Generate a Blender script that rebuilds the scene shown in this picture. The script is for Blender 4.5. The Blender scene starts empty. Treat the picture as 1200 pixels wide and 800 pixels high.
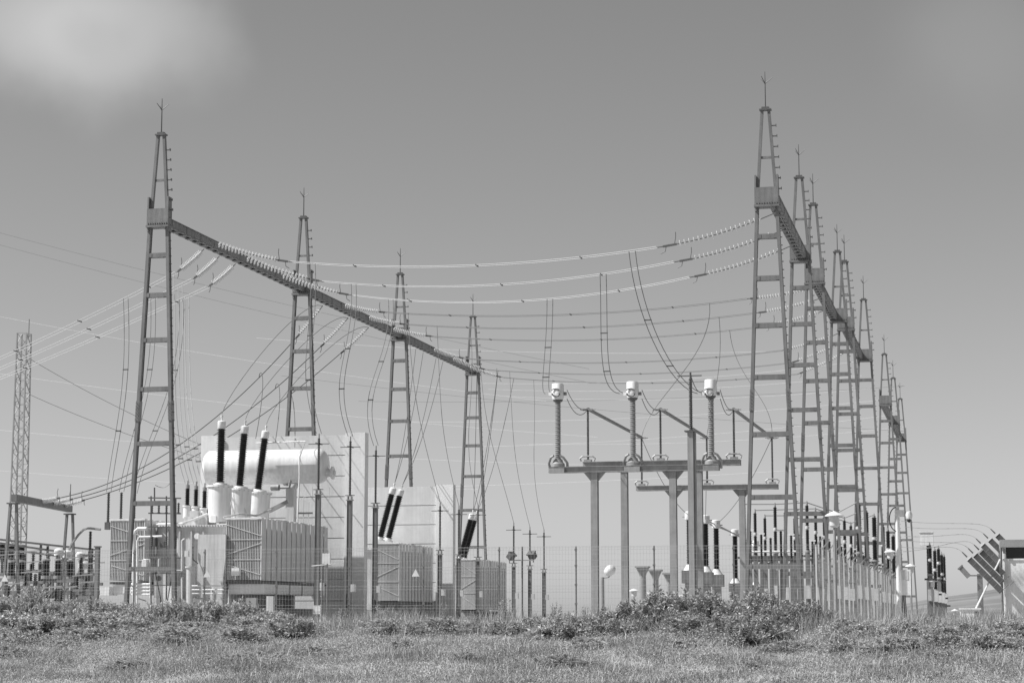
import bpy, math, random
import numpy as np
from mathutils import Vector, Matrix, Quaternion
random.seed(7)
rng = np.random.default_rng(11)
PI = math.pi
scene = bpy.context.scene

# ------------------------------------------------------------------ camera
FPX = 2400.0                     # focal length in photo pixels (1200 wide)
TILT = math.atan(324.0 / FPX)
EYE = 0.15                       # eye height above the yard
cd = bpy.data.cameras.new('Camera')
cam = bpy.data.objects.new('Camera', cd)
scene.collection.objects.link(cam)
cd.sensor_width = 36.0
cd.lens = FPX / 1200.0 * 36.0
cd.clip_start = 0.5
cd.clip_end = 12000.0
cam.location = (0, 0, EYE)
cam.rotation_euler = (PI / 2 + TILT, 0, 0)
scene.camera = cam

# ------------------------------------------------------------------ sky
SUN_TO = Vector((-1.064, -0.20, 1.25)).normalized()     # towards the sun
sun_el = math.asin(SUN_TO.z)
sun_rot = math.atan2(SUN_TO.x, SUN_TO.y)
world = bpy.data.worlds.new('World')
scene.world = world
world.use_nodes = True
nt = world.node_tree
nt.nodes.clear()
wout = nt.nodes.new('ShaderNodeOutputWorld')
wbg = nt.nodes.new('ShaderNodeBackground')
wbg.inputs['Strength'].default_value = 0.094
sky = nt.nodes.new('ShaderNodeTexSky')
sky.sky_type = 'NISHITA'
sky.sun_disc = False
sky.sun_elevation = sun_el
sky.sun_rotation = sun_rot
sky.altitude = 100
sky.air_density = 1.0
sky.dust_density = 0.6
sep = nt.nodes.new('ShaderNodeSeparateColor')
nt.links.new(sky.outputs[0], sep.inputs[0])
def wmath(op, a, b=None, c=None, clamp=False):
    n = nt.nodes.new('ShaderNodeMath'); n.operation = op; n.use_clamp = clamp
    for i, v in enumerate((a, b, c)):
        if v is None: continue
        if isinstance(v, (int, float)): n.inputs[i].default_value = v
        else: nt.links.new(v, n.inputs[i])
    return n.outputs[0]
# black and white film behind a yellow-orange filter: red and green weighted most
grey = wmath('ADD', wmath('MULTIPLY', sep.outputs[0], 0.48),
             wmath('ADD', wmath('MULTIPLY', sep.outputs[1], 0.33), wmath('MULTIPLY', sep.outputs[2], 0.115)))
tc = nt.nodes.new('ShaderNodeTexCoord')
sxyz = nt.nodes.new('ShaderNodeSeparateXYZ')
nt.links.new(tc.outputs['Generated'], sxyz.inputs[0])
ysafe = wmath('MAXIMUM', sxyz.outputs[1], 0.05)
az = wmath('DIVIDE', sxyz.outputs[0], ysafe)
el = wmath('DIVIDE', sxyz.outputs[2], ysafe)
noise = nt.nodes.new('ShaderNodeTexNoise')
noise.inputs['Scale'].default_value = 13.0
noise.inputs['Detail'].default_value = 4.0
noise.inputs['Roughness'].default_value = 0.45
nt.links.new(tc.outputs['Generated'], noise.inputs['Vector'])
nz = wmath('SUBTRACT', noise.outputs[0], 0.5)
def cloud(caz, cel, raz, rel, wob):
    dx = wmath('DIVIDE', wmath('SUBTRACT', az, caz), raz)
    dy = wmath('DIVIDE', wmath('SUBTRACT', el, cel), rel)
    d2 = wmath('ADD', wmath('MULTIPLY', dx, dx), wmath('MULTIPLY', dy, dy))
    d = wmath('ADD', wmath('SQRT', d2), wmath('MULTIPLY', nz, wob))
    mr = nt.nodes.new('ShaderNodeMapRange'); mr.interpolation_type = 'SMOOTHERSTEP'
    nt.links.new(d, mr.inputs[0])
    mr.inputs[1].default_value = 1.25; mr.inputs[2].default_value = 0.0
    mr.inputs[3].default_value = 0.0; mr.inputs[4].default_value = 1.0
    return mr.outputs[0]
c1 = cloud(-0.222, 0.294, 0.070, 0.045, 1.7)
c2 = cloud(0.235, 0.285, 0.060, 0.055, 0.9)
cmix = wmath('ADD', wmath('MULTIPLY', c1, wmath('ADD', 0.74, wmath('MULTIPLY', nz, 0.9))), wmath('MULTIPLY', c2, 0.12), clamp=True)
skyv = wmath('ADD', wmath('MULTIPLY', grey, wmath('SUBTRACT', 1.0, cmix)), wmath('MULTIPLY', cmix, 5.9))
comb = nt.nodes.new('ShaderNodeCombineColor')
for i in range(3): nt.links.new(skyv, comb.inputs[i])
nt.links.new(comb.outputs[0], wbg.inputs['Color'])
nt.links.new(wbg.outputs[0], wout.inputs[0])

# ------------------------------------------------------------------ sun, exposure
sd = bpy.data.lights.new('Sun', 'SUN')
sun = bpy.data.objects.new('Sun', sd)
scene.collection.objects.link(sun)
sd.energy = 5.0
sd.angle = math.radians(0.53)
sd.color = (1, 1, 1)             # the photograph is black and white
sun.rotation_euler = (-SUN_TO).to_track_quat('-Z', 'Y').to_euler()
sun.location = (-60, -40, 80)
scene.view_settings.view_transform = 'Standard'
scene.view_settings.look = 'None'
scene.view_settings.exposure = 0.30
scene.view_settings.gamma = 1.0
scene.render.engine = 'CYCLES'
scene.cycles.max_bounces = 6

# ------------------------------------------------------------------ site frame
A = math.radians(13.0)           # the yard is turned 13 degrees to the view
CA, SA = math.cos(A), math.sin(A)
QV = Vector((CA, -SA, 0)); RV = Vector((SA, CA, 0))
def W(p):                        # site (q across, s along, z) -> world
    return Vector((p[0] * CA + p[1] * SA, -p[0] * SA + p[1] * CA, p[2]))
def V(*a): return Vector(a)
def ray(px, py):
    u = (px - 600.0) / FPX; v = (400.0 - py) / FPX
    d = Vector((u, math.cos(TILT) - v * math.sin(TILT), math.sin(TILT) + v * math.cos(TILT)))
    return Vector((d.x * CA - d.y * SA, d.x * SA + d.y * CA, d.z))     # in site axes
def on_s(px, py, s): d = ray(px, py) * 1.0; k = s / d.y; return Vector((d.x * k, s, d.z * k + EYE))
def on_q(px, py, q): d = ray(px, py) * 1.0; k = q / d.x; return Vector((q, d.y * k, d.z * k + EYE))

# ------------------------------------------------------------------ materials
MATS = {}
def mat(name, val, rough=0.6, metal=0.0, var=0.12, scale=3.0, bump=0.0, bscale=40.0, streak=0.0, spec=0.4, island=0.0, transl=0.0, coords='Object'):
    m = bpy.data.materials.new(name); m.use_nodes = True
    t = m.node_tree; b = t.nodes['Principled BSDF']
    b.inputs['Roughness'].default_value = rough
    b.inputs['Metallic'].default_value = metal
    b.inputs['Specular IOR Level'].default_value = spec
    co = t.nodes.new('ShaderNodeTexCoord')
    n = t.nodes.new('ShaderNodeTexNoise'); n.inputs['Scale'].default_value = scale
    n.inputs['Detail'].default_value = 6; n.inputs['Roughness'].default_value = 0.65
    t.links.new(co.outputs[coords], n.inputs['Vector'])
    mr = t.nodes.new('ShaderNodeMapRange')
    t.links.new(n.outputs[0], mr.inputs[0])
    mr.inputs[1].default_value = 0.25; mr.inputs[2].default_value = 0.75
    mr.inputs[3].default_value = val * (1 - var); mr.inputs[4].default_value = val * (1 + var)
    out = mr.outputs[0]
    def mul(a, bsock):
        x = t.nodes.new('ShaderNodeMath'); x.operation = 'MULTIPLY'
        t.links.new(a, x.inputs[0]); t.links.new(bsock, x.inputs[1]); return x.outputs[0]
    if streak:
        mp = t.nodes.new('ShaderNodeMapping'); mp.inputs['Scale'].default_value = (6, 6, 0.35)
        t.links.new(co.outputs[coords], mp.inputs[0])
        n2 = t.nodes.new('ShaderNodeTexNoise'); n2.inputs['Scale'].default_value = 1.5; n2.inputs['Detail'].default_value = 5
        t.links.new(mp.outputs[0], n2.inputs['Vector'])
        m2 = t.nodes.new('ShaderNodeMapRange'); t.links.new(n2.outputs[0], m2.inputs[0])
        m2.inputs[1].default_value = 0.35; m2.inputs[2].default_value = 0.65
        m2.inputs[3].default_value = 1 - streak; m2.inputs[4].default_value = 1.0
        out = mul(out, m2.outputs[0])
    if island:
        g = t.nodes.new('ShaderNodeNewGeometry')
        m3 = t.nodes.new('ShaderNodeMapRange'); t.links.new(g.outputs['Random Per Island'], m3.inputs[0])
        m3.inputs[3].default_value = 1 - island; m3.inputs[4].default_value = 1 + island
        out = mul(out, m3.outputs[0])
    c = t.nodes.new('ShaderNodeCombineColor')
    for i in range(3): t.links.new(out, c.inputs[i])
    t.links.new(c.outputs[0], b.inputs['Base Color'])
    if bump:
        nb = t.nodes.new('ShaderNodeTexNoise'); nb.inputs['Scale'].default_value = bscale; nb.inputs['Detail'].default_value = 4
        t.links.new(co.outputs[coords], nb.inputs['Vector'])
        bp = t.nodes.new('ShaderNodeBump'); bp.inputs['Strength'].default_value = bump; bp.inputs['Distance'].default_value = 0.02
        t.links.new(nb.outputs[0], bp.inputs['Height']); t.links.new(bp.outputs[0], b.inputs['Normal'])
    if transl:
        tr = t.nodes.new('ShaderNodeBsdfTranslucent'); t.links.new(c.outputs[0], tr.inputs['Color'])
        mx = t.nodes.new('ShaderNodeMixShader'); mx.inputs[0].default_value = transl
        t.links.new(b.outputs[0], mx.inputs[1]); t.links.new(tr.outputs[0], mx.inputs[2])
        t.links.new(mx.outputs[0], t.nodes['Material Output'].inputs['Surface'])
    MATS[name] = m
    return m
mat('steel', 0.22, 0.55, 0.25, 0.22, 1.6, streak=0.22)
mat('steel_light', 0.34, 0.5, 0.2, 0.18, 2.0, streak=0.15)
mat('steel_dark', 0.12, 0.5, 0.2, 0.2, 3.0)
mat('bolt_steel', 0.24, 0.45, 0.5, 0.2, 6.0)
mat('wire_left', 0.70, 0.4, 0.0, 0.05, 1.0)
mat('wire_bright', 0.52, 0.5, 0.0, 0.1, 1.0)
mat('wire_dark', 0.13, 0.5, 0.2, 0.1, 1.0)
mat('wire_mid', 0.22, 0.5, 0.0, 0.1, 1.0)
mat('glass_disc', 0.75, 0.12, 0.0, 0.15, 8.0, spec=0.8)
mat('porcelain_black', 0.014, 0.28, 0.0, 0.3, 4.0, spec=0.5)
mat('porcelain_grey', 0.26, 0.25, 0.0, 0.1, 4.0, spec=0.6)
mat('porcelain_brown', 0.075, 0.25, 0.0, 0.2, 4.0, spec=0.6)
mat('white_paint', 0.78, 0.42, 0.0, 0.08, 1.4, streak=0.15)
mat('tank_paint', 0.60, 0.42, 0.0, 0.12, 1.2, streak=0.24)
mat('radiator_paint', 0.62, 0.45, 0.0, 0.10, 1.3, streak=0.18)
mat('concrete', 0.62, 0.85, 0.0, 0.12, 0.8, bump=0.25, bscale=12, streak=0.07, spec=0.2)
mat('concrete_light', 0.76, 0.85, 0.0, 0.10, 0.9, bump=0.25, bscale=12, streak=0.06, spec=0.2)
mat('concrete_dark', 0.30, 0.9, 0.0, 0.18, 1.2, bump=0.3, bscale=15, spec=0.2)
mat('rendered_wall', 0.80, 0.9, 0.0, 0.07, 0.9, bump=0.3, bscale=30, streak=0.10, spec=0.2)
mat('dark_opening', 0.02, 0.3, 0.0, 0.2, 2.0)
mat('fence_wire', 0.50, 0.45, 0.3, 0.1, 2.0)
mat('gravel', 0.36, 0.95, 0.0, 0.3, 2.5, bump=0.8, bscale=25, spec=0.1)
mat('soil', 0.34, 0.95, 0.0, 0.45, 0.7, bump=0.8, bscale=9, spec=0.05)
mat('hill', 0.20, 0.95, 0.0, 0.45, 0.012, spec=0.05)
mat('grass', 0.25, 0.7, 0.0, 0.5, 0.5, spec=0.25, island=0.38, transl=0.30)
mat('straw', 0.55, 0.75, 0.0, 0.2, 0.6, spec=0.2, island=0.3, transl=0.25)
mat('leaf', 0.47, 0.55, 0.0, 0.25, 1.2, spec=0.4, island=0.40, transl=0.28)
mat('leaf_pale', 0.40, 0.6, 0.0, 0.25, 1.2, spec=0.35, island=0.35, transl=0.28)
mat('leaf_dark', 0.36, 0.5, 0.0, 0.25, 1.2, spec=0.4, island=0.45, transl=0.2)
mat('duct_steel', 0.11, 0.5, 0.2, 0.25, 5.0)
mat('twig', 0.12, 0.9, 0.0, 0.25, 4.0, spec=0.1)
mat('cable_black', 0.03, 0.5)
mat('lamp_glass', 0.6, 0.2, 0.0, 0.05, 3.0, spec=0.6)

# ------------------------------------------------------------------ mesh building
class MB:
    def __init__(self): self.v = []; self.f = []
    def add(self, vs, fs):
        o = len(self.v); self.v += [tuple(x) for x in vs]; self.f += [tuple(i + o for i in f) for f in fs]
    def box(self, a, b):                                 # axis-aligned between two corners
        x0, y0, z0 = a; x1, y1, z1 = b
        self.add([(x0,y0,z0),(x1,y0,z0),(x1,y1,z0),(x0,y1,z0),(x0,y0,z1),(x1,y0,z1),(x1,y1,z1),(x0,y1,z1)],
                 [(0,3,2,1),(4,5,6,7),(0,1,5,4),(1,2,6,5),(2,3,7,6),(3,0,4,7)]); return self
    def cbox(self, c, sx, sy, sz): return self.box((c[0]-sx/2, c[1]-sy/2, c[2]-sz/2), (c[0]+sx/2, c[1]+sy/2, c[2]+sz/2))
    def bar(self, p0, p1, w, d, up=(0, 1, 0)):           # rectangular bar, d measured along up
        p0 = Vector(p0); p1 = Vector(p1); t = (p1 - p0).normalized(); u = Vector(up)
        u = (u - t * u.dot(t)).normalized(); s = t.cross(u)
        vs = []
        for p in (p0, p1):
            for a, b in ((-1,-1),(1,-1),(1,1),(-1,1)): vs.append(p + s * a * w/2 + u * b * d/2)
        self.add(vs, [(0,3,2,1),(4,5,6,7),(0,1,5,4),(1,2,6,5),(2,3,7,6),(3,0,4,7)]); return self
    def channel(self, p0, p1, w, d, up=(0, 1, 0), th=0.02):   # I section: web + two flanges
        p0 = Vector(p0); p1 = Vector(p1); t = (p1 - p0).normalized(); u = Vector(up)
        u = (u - t * u.dot(t)).normalized()
        self.bar(p0, p1, th, d - 2 * th, up)
        for k in (-1, 1): self.bar(p0 + u * k * (d/2 - th/2), p1 + u * k * (d/2 - th/2), w, th, up)
        return self
    def tube(self, pts, r, n=6, caps=True):
        pts = [Vector(p) for p in pts]; o = len(self.v); m = len(pts)
        prev = None
        for i, p in enumerate(pts):
            t = (pts[min(i+1, m-1)] - pts[max(i-1, 0)]).normalized()
            if prev is None:
                ref = Vector((0, 0, 1)) if abs(t.z) < 0.9 else Vector((1, 0, 0))
                a = t.cross(ref).normalized()
            else:
                a = (prev - t * prev.dot(t)).normalized()
            prev = a; b = t.cross(a)
            rr = r[i] if isinstance(r, (list, tuple)) else r
            for k in range(n):
                an = 2 * PI * k / n; self.v.append(tuple(p + (a * math.cos(an) + b * math.sin(an)) * rr))
        for i in range(m - 1):
            for k in range(n):
                k2 = (k + 1) % n
                self.f.append((o+i*n+k, o+i*n+k2, o+(i+1)*n+k2, o+(i+1)*n+k))
        if caps:
            self.f.append(tuple(o + k for k in reversed(range(n)))); self.f.append(tuple(o + (m-1)*n + k for k in range(n)))
        return self
    def lathe(self, prof, n=16, origin=(0,0,0), axis=(0,0,1)):
        ax = Vector(axis).normalized(); ref = Vector((1,0,0)) if abs(ax.x) < 0.9 else Vector((0,1,0))
        a = (ref - ax * ref.dot(ax)).normalized(); b = ax.cross(a); og = Vector(origin); o = len(self.v)
        for r, z in prof:
            for k in range(n):
                an = 2 * PI * k / n; self.v.append(tuple(og + ax * z + (a * math.cos(an) + b * math.sin(an)) * r))
        for i in range(len(prof) - 1):
            for k in range(n):
                k2 = (k + 1) % n
                self.f.append((o+i*n+k, o+i*n+k2, o+(i+1)*n+k2, o+(i+1)*n+k))
        self.f.append(tuple(o + k for k in reversed(range(n)))); self.f.append(tuple(o + (len(prof)-1)*n + k for k in range(n)))
        return self
    def mesh(self, name, smooth=False):
        me = bpy.data.meshes.new(name); me.from_pydata(self.v, [], self.f)
        if smooth:
            me.polygons.foreach_set('use_smooth', [True] * len(me.polygons))
            try: me.set_sharp_from_angle(angle=math.radians(38))
            except Exception: pass
        return me

COL = scene.collection
CACHE = {}
def link(name, me, m, parent=None):
    if m and not me.materials: me.materials.append(MATS[m])
    o = bpy.data.objects.new(name, me); COL.objects.link(o)
    if parent is not None: o.parent = parent
    return o
def part(name, mb, m, parent, smooth=False, loc=None, rot=None, kind=None, key=None):
    """mb: an MB, or a function returning one (cached under key so that alike parts share mesh data)"""
    if key is not None:
        if key not in CACHE: CACHE[key] = (mb() if callable(mb) else mb).mesh(name, smooth)
        me = CACHE[key]
    else:
        me = (mb() if callable(mb) else mb).mesh(name, smooth)
    o = link(name, me, m, parent)
    if loc is not None: o.location = loc
    if rot is not None: o.rotation_euler = rot
    if kind: o['kind'] = kind
    return o
def tag(o, label, cat, group=None):
    o['label'] = label; o['category'] = cat
    if group: o['group'] = group
    return o
def thing(name, label, cat, base, group=None, rz=0.0):
    o = bpy.data.objects.new(name, None); COL.objects.link(o)
    o.empty_display_size = 0.3
    o.location = W(base); o.rotation_euler = (0, 0, -A + rz)
    return tag(o, label, cat, group)
def struct(name, me, m): o = link(name, me, m); o['kind'] = 'structure'; return o
ORD = ['nearest', 'second nearest', 'third nearest', 'fourth nearest', 'fifth nearest', 'sixth nearest', 'seventh nearest', 'eighth nearest', 'farthest']
LR = ['first', 'second', 'third', 'fourth', 'fifth', 'sixth', 'seventh', 'eighth', 'ninth', 'tenth', 'eleventh', 'twelfth', 'thirteenth', 'fourteenth', 'fifteenth', 'sixteenth', 'seventeenth', 'eighteenth', 'nineteenth', 'twentieth']
BAY = ['front', 'middle', 'rear']

# profiles
def sheds(r_core, r_shed, length, pitch):
    pr = [(r_core, 0)]; n = max(2, int(length / pitch)); p = length / n
    for i in range(n):
        z = i * p; rs = r_shed if i % 2 == 0 else r_shed * 0.92
        pr += [(r_core, z + p * 0.12), (rs, z + p * 0.28), (rs, z + p * 0.36), (r_core, z + p * 0.75)]
    pr.append((r_core, length)); return pr

# ================================================================== GROUND
S_F = 64.0                       # front fence line
Q_C = -5.2                       # right-hand fence line
def ground_z(q, s):
    u = min(max((s - 47.0) / 16.0, 0.0), 1.0); u = u * u * (3 - 2 * u) * 0.55 + u * 0.45
    z = -1.62 + 1.50 * u
    if s < 63: z += 0.07 * math.sin(q * 0.9 + s * 0.5) + 0.05 * math.sin(q * 0.37 - s * 0.83 + 1.3)
    if s > 400:                  # low hills beyond the yard, highest on the right
        k = min((s - 400) / 1400.0, 1.0); k = k * k * (3 - 2 * k)
        ang = q / s
        z += k * (1.5 + 26 * math.exp(-((ang - 0.06) / 0.12) ** 2) + 2.2 * math.sin(ang * 60 + 1) + 1.0 * math.sin(ang * 170)) - 0.6 * k
    return z
svals = [-30, 0, 20, 34, 40] + [44 + 0.5 * i for i in range(41)] + [66, 75, 100, 150, 220, 320, 420, 520, 640, 760, 900, 1050, 1200, 1400, 1600, 1800, 2100, 2600, 3500, 6000, 9000]
ns = len(svals); nq = 121
gv = []; gf = []
for s in svals:
    w = 40 + max(s, 0) * 1.1
    for j in range(nq):
        q = (j / (nq - 1) * 2 - 1) * w - 0.23 * max(s, 0) * 0.6
        gv.append(W((q, s, ground_z(q, s))))
for i in range(ns - 1):
    for j in range(nq - 1):
        gf.append((i*nq+j, i*nq+j+1, (i+1)*nq+j+1, (i+1)*nq+j))
me = bpy.data.meshes.new('ground'); me.from_pydata(gv, [], gf)
me.polygons.foreach_set('use_smooth', [True] * len(me.polygons))
me.materials.append(MATS['soil']); me.materials.append(MATS['hill'])
for p in me.polygons:
    if (p.vertices[0] // nq) >= svals.index(220): p.material_index = 1
struct('ground', me, None)
mb = MB(); mb.box((-75, S_F - 0.35, -0.8), (40, 260, 0.0))
o = struct('gravel_yard', mb.mesh('gravel_yard'), 'gravel'); o.rotation_euler = (0, 0, -A)

# concrete kerb under the fence and on to the right
k0 = thing('concrete_kerb', 'low pale concrete kerb running along the foot of the front fence', 'kerb', (0, S_F, 0))
qa = -42.0; i = 0
while qa < 14.0:
    L = 2.48
    part('kerb_block', lambda: MB().box((0, -0.12, -0.7), (2.46, 0.12, 0.10)), 'concrete_light', k0, key='kerb', loc=(qa, (i % 3 - 1) * 0.006, (i % 4) * 0.006 - 0.02))
    qa += L; i += 1
# ================================================================== GANTRY TOWERS
HT = 18.0
RUNG_Z = [1.92, 4.3, 6.48, 8.48, 10.3, 11.97, 13.46]
def hw(z):                       # half width of the A frame at leg centre line
    return 0.96 + (0.345 - 0.96) * z / 14.6 if z <= 14.6 else 0.345 + (0.12 - 0.345) * (z - 14.6) / (HT - 14.6)
def gantry_tower(q, s, label, group, mirror=False):
    t = thing('gantry_tower', label, 'gantry tower', (q, s, 0), group)
    for k in (-1, 1):
        def leg():
            m = MB(); m.channel((k * hw(0), 0, 0), (k * hw(14.6), 0, 14.6), 0.115, 0.23); 
            m.bar((k * hw(0), 0, 0.0), (k * hw(14.6), 0, 14.6), 0.075, 0.16); return m
        part('leg', leg, 'steel', t, key=('leg', k))
        part('spire_leg', lambda: MB().bar((k * hw(14.6), 0, 14.6), (k * hw(HT), 0, HT), 0.10, 0.14), 'steel', t, key=('spire', k))
        part('footing', lambda: MB().box((k*0.96 - 0.3, -0.3, -0.3), (k*0.96 + 0.3, 0.3, 0.12)), 'concrete_dark', t, key=('foot', k))
        def splice():
            m = MB(); c0 = 7.3; c1 = 8.05
            m.bar((k*hw(c0), 0, c0), (k*hw(c1), 0, c1), 0.14, 0.27)
            for j in range(6):
                z = c0 + 0.08 + j * 0.118
                for e in (-0.04, 0.04): m.cbox((k*hw(z) + e, -0.165, z), 0.035, 0.03, 0.035)
            return m
        part('splice_plate', splice, 'bolt_steel', t, key=('splice', k))
        part('side_gusset', lambda: MB().box((k*0.385 - 0.03, -0.17, 14.35), (k*0.385 + 0.03, 0.17, 15.65)), 'steel', t, key=('gus', k))
    for i, z in enumerate(RUNG_Z):
        part('rung', lambda: MB().box((-hw(z) + 0.06, -0.10, z - 0.085), (hw(z) - 0.06, 0.10, z + 0.085)).box((-hw(z) + 0.05, -0.112, z - 0.07), (-hw(z) + 0.17, 0.112, z + 0.07)).box((hw(z) - 0.17, -0.112, z - 0.07), (hw(z) - 0.05, 0.112, z + 0.07)), 'steel_light' if False else 'steel', t, key=('rung', i))
    part('spire_rung', lambda: MB().box((-hw(16.3) + 0.04, -0.04, 16.26), (hw(16.3) - 0.04, 0.04, 16.34)), 'steel', t, key='srung')
    def seat():
        m = MB(); m.box((-0.42, -0.19, 14.58), (0.42, -0.165, 15.2)); m.box((-0.42, 0.165, 14.58), (0.42, 0.19, 15.2))
        m.box((-0.44, -0.24, 14.5), (0.44, 0.24, 14.575))
        for j in range(9): m.cbox((-0.36 + j * 0.09, -0.22, 14.62), 0.03, 0.045, 0.08)
        return m
    part('seat_plate', seat, 'steel', t, key='seat')
    part('cap_plate', lambda: MB().box((-0.21, -0.12, HT), (0.21, 0.12, HT + 0.05)).box((-0.13, -0.1, HT + 0.05), (0.13, 0.1, HT + 0.12)), 'steel_dark', t, key='cap')
    def rod(): return MB().tube([(0, 0, HT + 0.1), (0, 0, HT + 0.9), (0, 0, HT + 1.42)], [0.026, 0.022, 0.012], 6)
    r = part('lightning_rod', rod, 'steel_dark', t, key='rod')
    def prongs():
        m = MB()
        for a in range(3):
            an = a * 2 * PI / 3 + 0.12
            m.tube([(0, 0, HT + 0.98), (0.27 * math.cos(an), 0.27 * math.sin(an), HT + 1.20)], [0.020, 0.010], 5)
        return m
    part('prongs', prongs, 'steel_dark', r, key='prongs')
    mi = -1 if mirror else 1
    def steps():
        m = MB(); z = 2.4; j = 0
        while z < 17.8:
            L = 0.06 if z < 14.9 else 0.15
            x = mi * (hw(z) + 0.06)
            m.bar((x, 0, z), (x + mi * L, 0, z), 0.022, 0.06 if z < 14.9 else 0.10)
            if z >= 14.9: m.bar((x + mi * L, 0, z - 0.035), (x + mi * L, 0, z + 0.05), 0.02, 0.1)
            z += 0.29 if z < 14.9 else 0.38; j += 1
        return m
    so = part('step_bolts', steps, 'steel_dark', t, key=('steps', mi)); so['kind'] = 'stuff'
    return t
TQ, TS = -29.6, [69.95, 86.4, 102.1, 117.8]
RQ = -6.85
RS = [71.2, 82.85, 88.6, 100.55, 103.5, 116.4, 141.3, 155.8, 170.9]
for i, s in enumerate(TS):
    gantry_tower(TQ, s, 'steel A-frame gantry tower with lightning rod, %s of the left row' % (['nearest', 'second nearest', 'third nearest', 'farthest'][i]), 'gantry towers of the left row')
for i, s in enumerate(RS):
    qq = [-7.2, -7.05, -6.95, -6.75, -6.6, -6.4, -6.45, -6.5, -6.6][i]
    gantry_tower(qq, s, 'steel A-frame gantry tower with lightning rod, %s of the right row' % ORD[i], 'gantry towers of the right row', mirror=i >= 7)

def girder(q, s0, s1, label, group):
    t = thing('gantry_beam', label, 'gantry beam', (q, s0, 14.62), group)
    HB = 0.33
    L = s1 - s0
    for k in (-1, 1):
        def web():
            m = MB(); m.box((k*0.18 - 0.015, -0.1, 0.05), (k*0.18 + 0.015, L + 0.1, HB - 0.03))
            m.box((k*0.18 - k*0.10 if k > 0 else k*0.18 - 0.0, -0.1, 0.02), (k*0.18 if k > 0 else k*0.18 + 0.10, L + 0.1, 0.047))
            m.box((k*0.18 - 0.07, -0.1, HB - 0.027), (k*0.18 + 0.05, L + 0.1, HB)); return m
        part('side_channel', web, 'steel', t)
    m = MB(); y = 0.5
    while y < L - 0.3:
        m.box((-0.165, y, 0.0), (0.165, y + 0.30, 0.018)); y += 0.72
    b = part('bottom_battens', m, 'steel', t); b['kind'] = 'stuff'
    m = MB(); m.box((-0.085, 0, HB - 0.06), (0.085, L, HB - 0.04)); part('top_plate', m, 'steel', t)
    m = MB(); y = 0.5
    while y < L - 0.3:
        for k in (-1, 1): m.box((k*0.197 - 0.012, y, 0.06), (k*0.197 + 0.012, y + 0.04, HB - 0.04))
        y += 1.44
    part('stiffeners', m, 'steel', t)['kind'] = 'stuff'
    return t
for i in range(3):
    girder(TQ, TS[i] + 0.28, TS[i+1] - 0.28, 'dark box girder carrying insulator strings between left-row towers, %s span' % BAY[i], 'girders of the left row')
for (a, b, lab) in ((0, 1, 'nearest span'), (2, 3, 'second span'), (4, 5, 'third span'), (6, 7, 'fourth span'), (7, 8, 'farthest span')):
    qq = -6.7 if a > 3 else -7.0
    girder(qq, RS[a] + 0.28, RS[b] - 0.28, 'steel box girder high between right-row towers, %s' % lab, 'girders of the right row')

# ================================================================== STRINGS, CONDUCTORS
def insulator_string(p0, p1, label, group, n=17, mirror=1):
    """glass disc string from the beam (p0) to the conductor clamp (p1), slightly sagging"""
    p0 = Vector(p0); p1 = Vector(p1); d = p1 - p0; L = d.length
    t = thing('insulator_string', label, 'insulator', p0, group)
    def pos(u): return d * u + Vector((0, 0, -0.035 * L * 4 * u * (1 - u)))
    m = MB(); us = [0.10 + 0.72 * (i + 0.5) / n for i in range(n)]
    for u in us:
        ax = (pos(u + 0.01) - pos(u - 0.01)).normalized()
        m.lathe([(0.035, -0.045), (0.045, -0.012), (0.128, 0.0), (0.128, 0.014), (0.03, 0.03)], 9, pos(u), ax)
    part('glass_discs', m, 'glass_disc', t, smooth=True)['kind'] = 'stuff'
    m = MB(); m.tube([pos(u / 10) for u in range(11)], 0.02, 5)
    pe = pos(0.84); m.bar(pos(0.83), pos(0.95), 0.03, 0.08, (0, 0, 1)); 
    part('link_fittings', m, 'steel_dark', t)
    m = MB(); up = Vector((0, 0, 1)); ax = d.normalized()
    m.tube([pos(0.85), pos(0.85) + up * 0.28 - ax * 0.05, pos(0.84) + up * 0.46], 0.014, 5)
    m.tube([pos(0.92), pos(0.93) - up * 0.2, pos(0.97) - up * 0.26], 0.014, 5)
    part('arcing_horn', m, 'steel_dark', t)
    return t
def cat_pts(p0, p1, sag, n=24):
    p0 = Vector(p0); p1 = Vector(p1)
    return [p0.lerp(p1, i / n) + Vector((0, 0, -4 * sag * (i/n) * (1 - i/n))) for i in range(n + 1)]
def wire(name, pts, r, m, label, cat, group=None, twin=0.0, spacers=(), side=(0, 1, 0)):
    """one conductor, or a twin bundle with spacers, as one thing"""
    b = Vector(pts[0]); loc = [Vector(p) - b for p in pts]
    if not twin:
        o = part(name, MB().tube(loc, r, 5), m, None); o.location = W(b); o.rotation_euler = (0, 0, -A)
        return tag(o, label, cat, group)
    t = thing(name, label, cat, b, group); sd_ = Vector(side) * twin / 2
    for k in (-1, 1): part('wire', MB().tube([p + sd_ * k for p in loc], r, 5), m, t)
    for u in spacers:
        x = u * (len(loc) - 1); i = int(x); p = loc[i].lerp(loc[min(i+1, len(loc)-1)], x - i)
        mb_ = MB(); mb_.bar(p - sd_ * 1.2, p + sd_ * 1.2, 0.03, 0.045, (0, 0, 1))
        part('spacer', mb_, 'steel_dark', t)
    return t
def bez(a, b, c, d, n=18):
    a, b, c, d = map(Vector, (a, b, c, d))
    return [a * (1-u)**3 + b * 3*u*(1-u)**2 + c * 3*u*u*(1-u) + d * u**3 for u in [i / n for i in range(n + 1)]]
def pick(pts, u):
    x = u * (len(pts) - 1); i = int(x); return Vector(pts[i]).lerp(Vector(pts[min(i+1, len(pts)-1)]), x - i)

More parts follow.
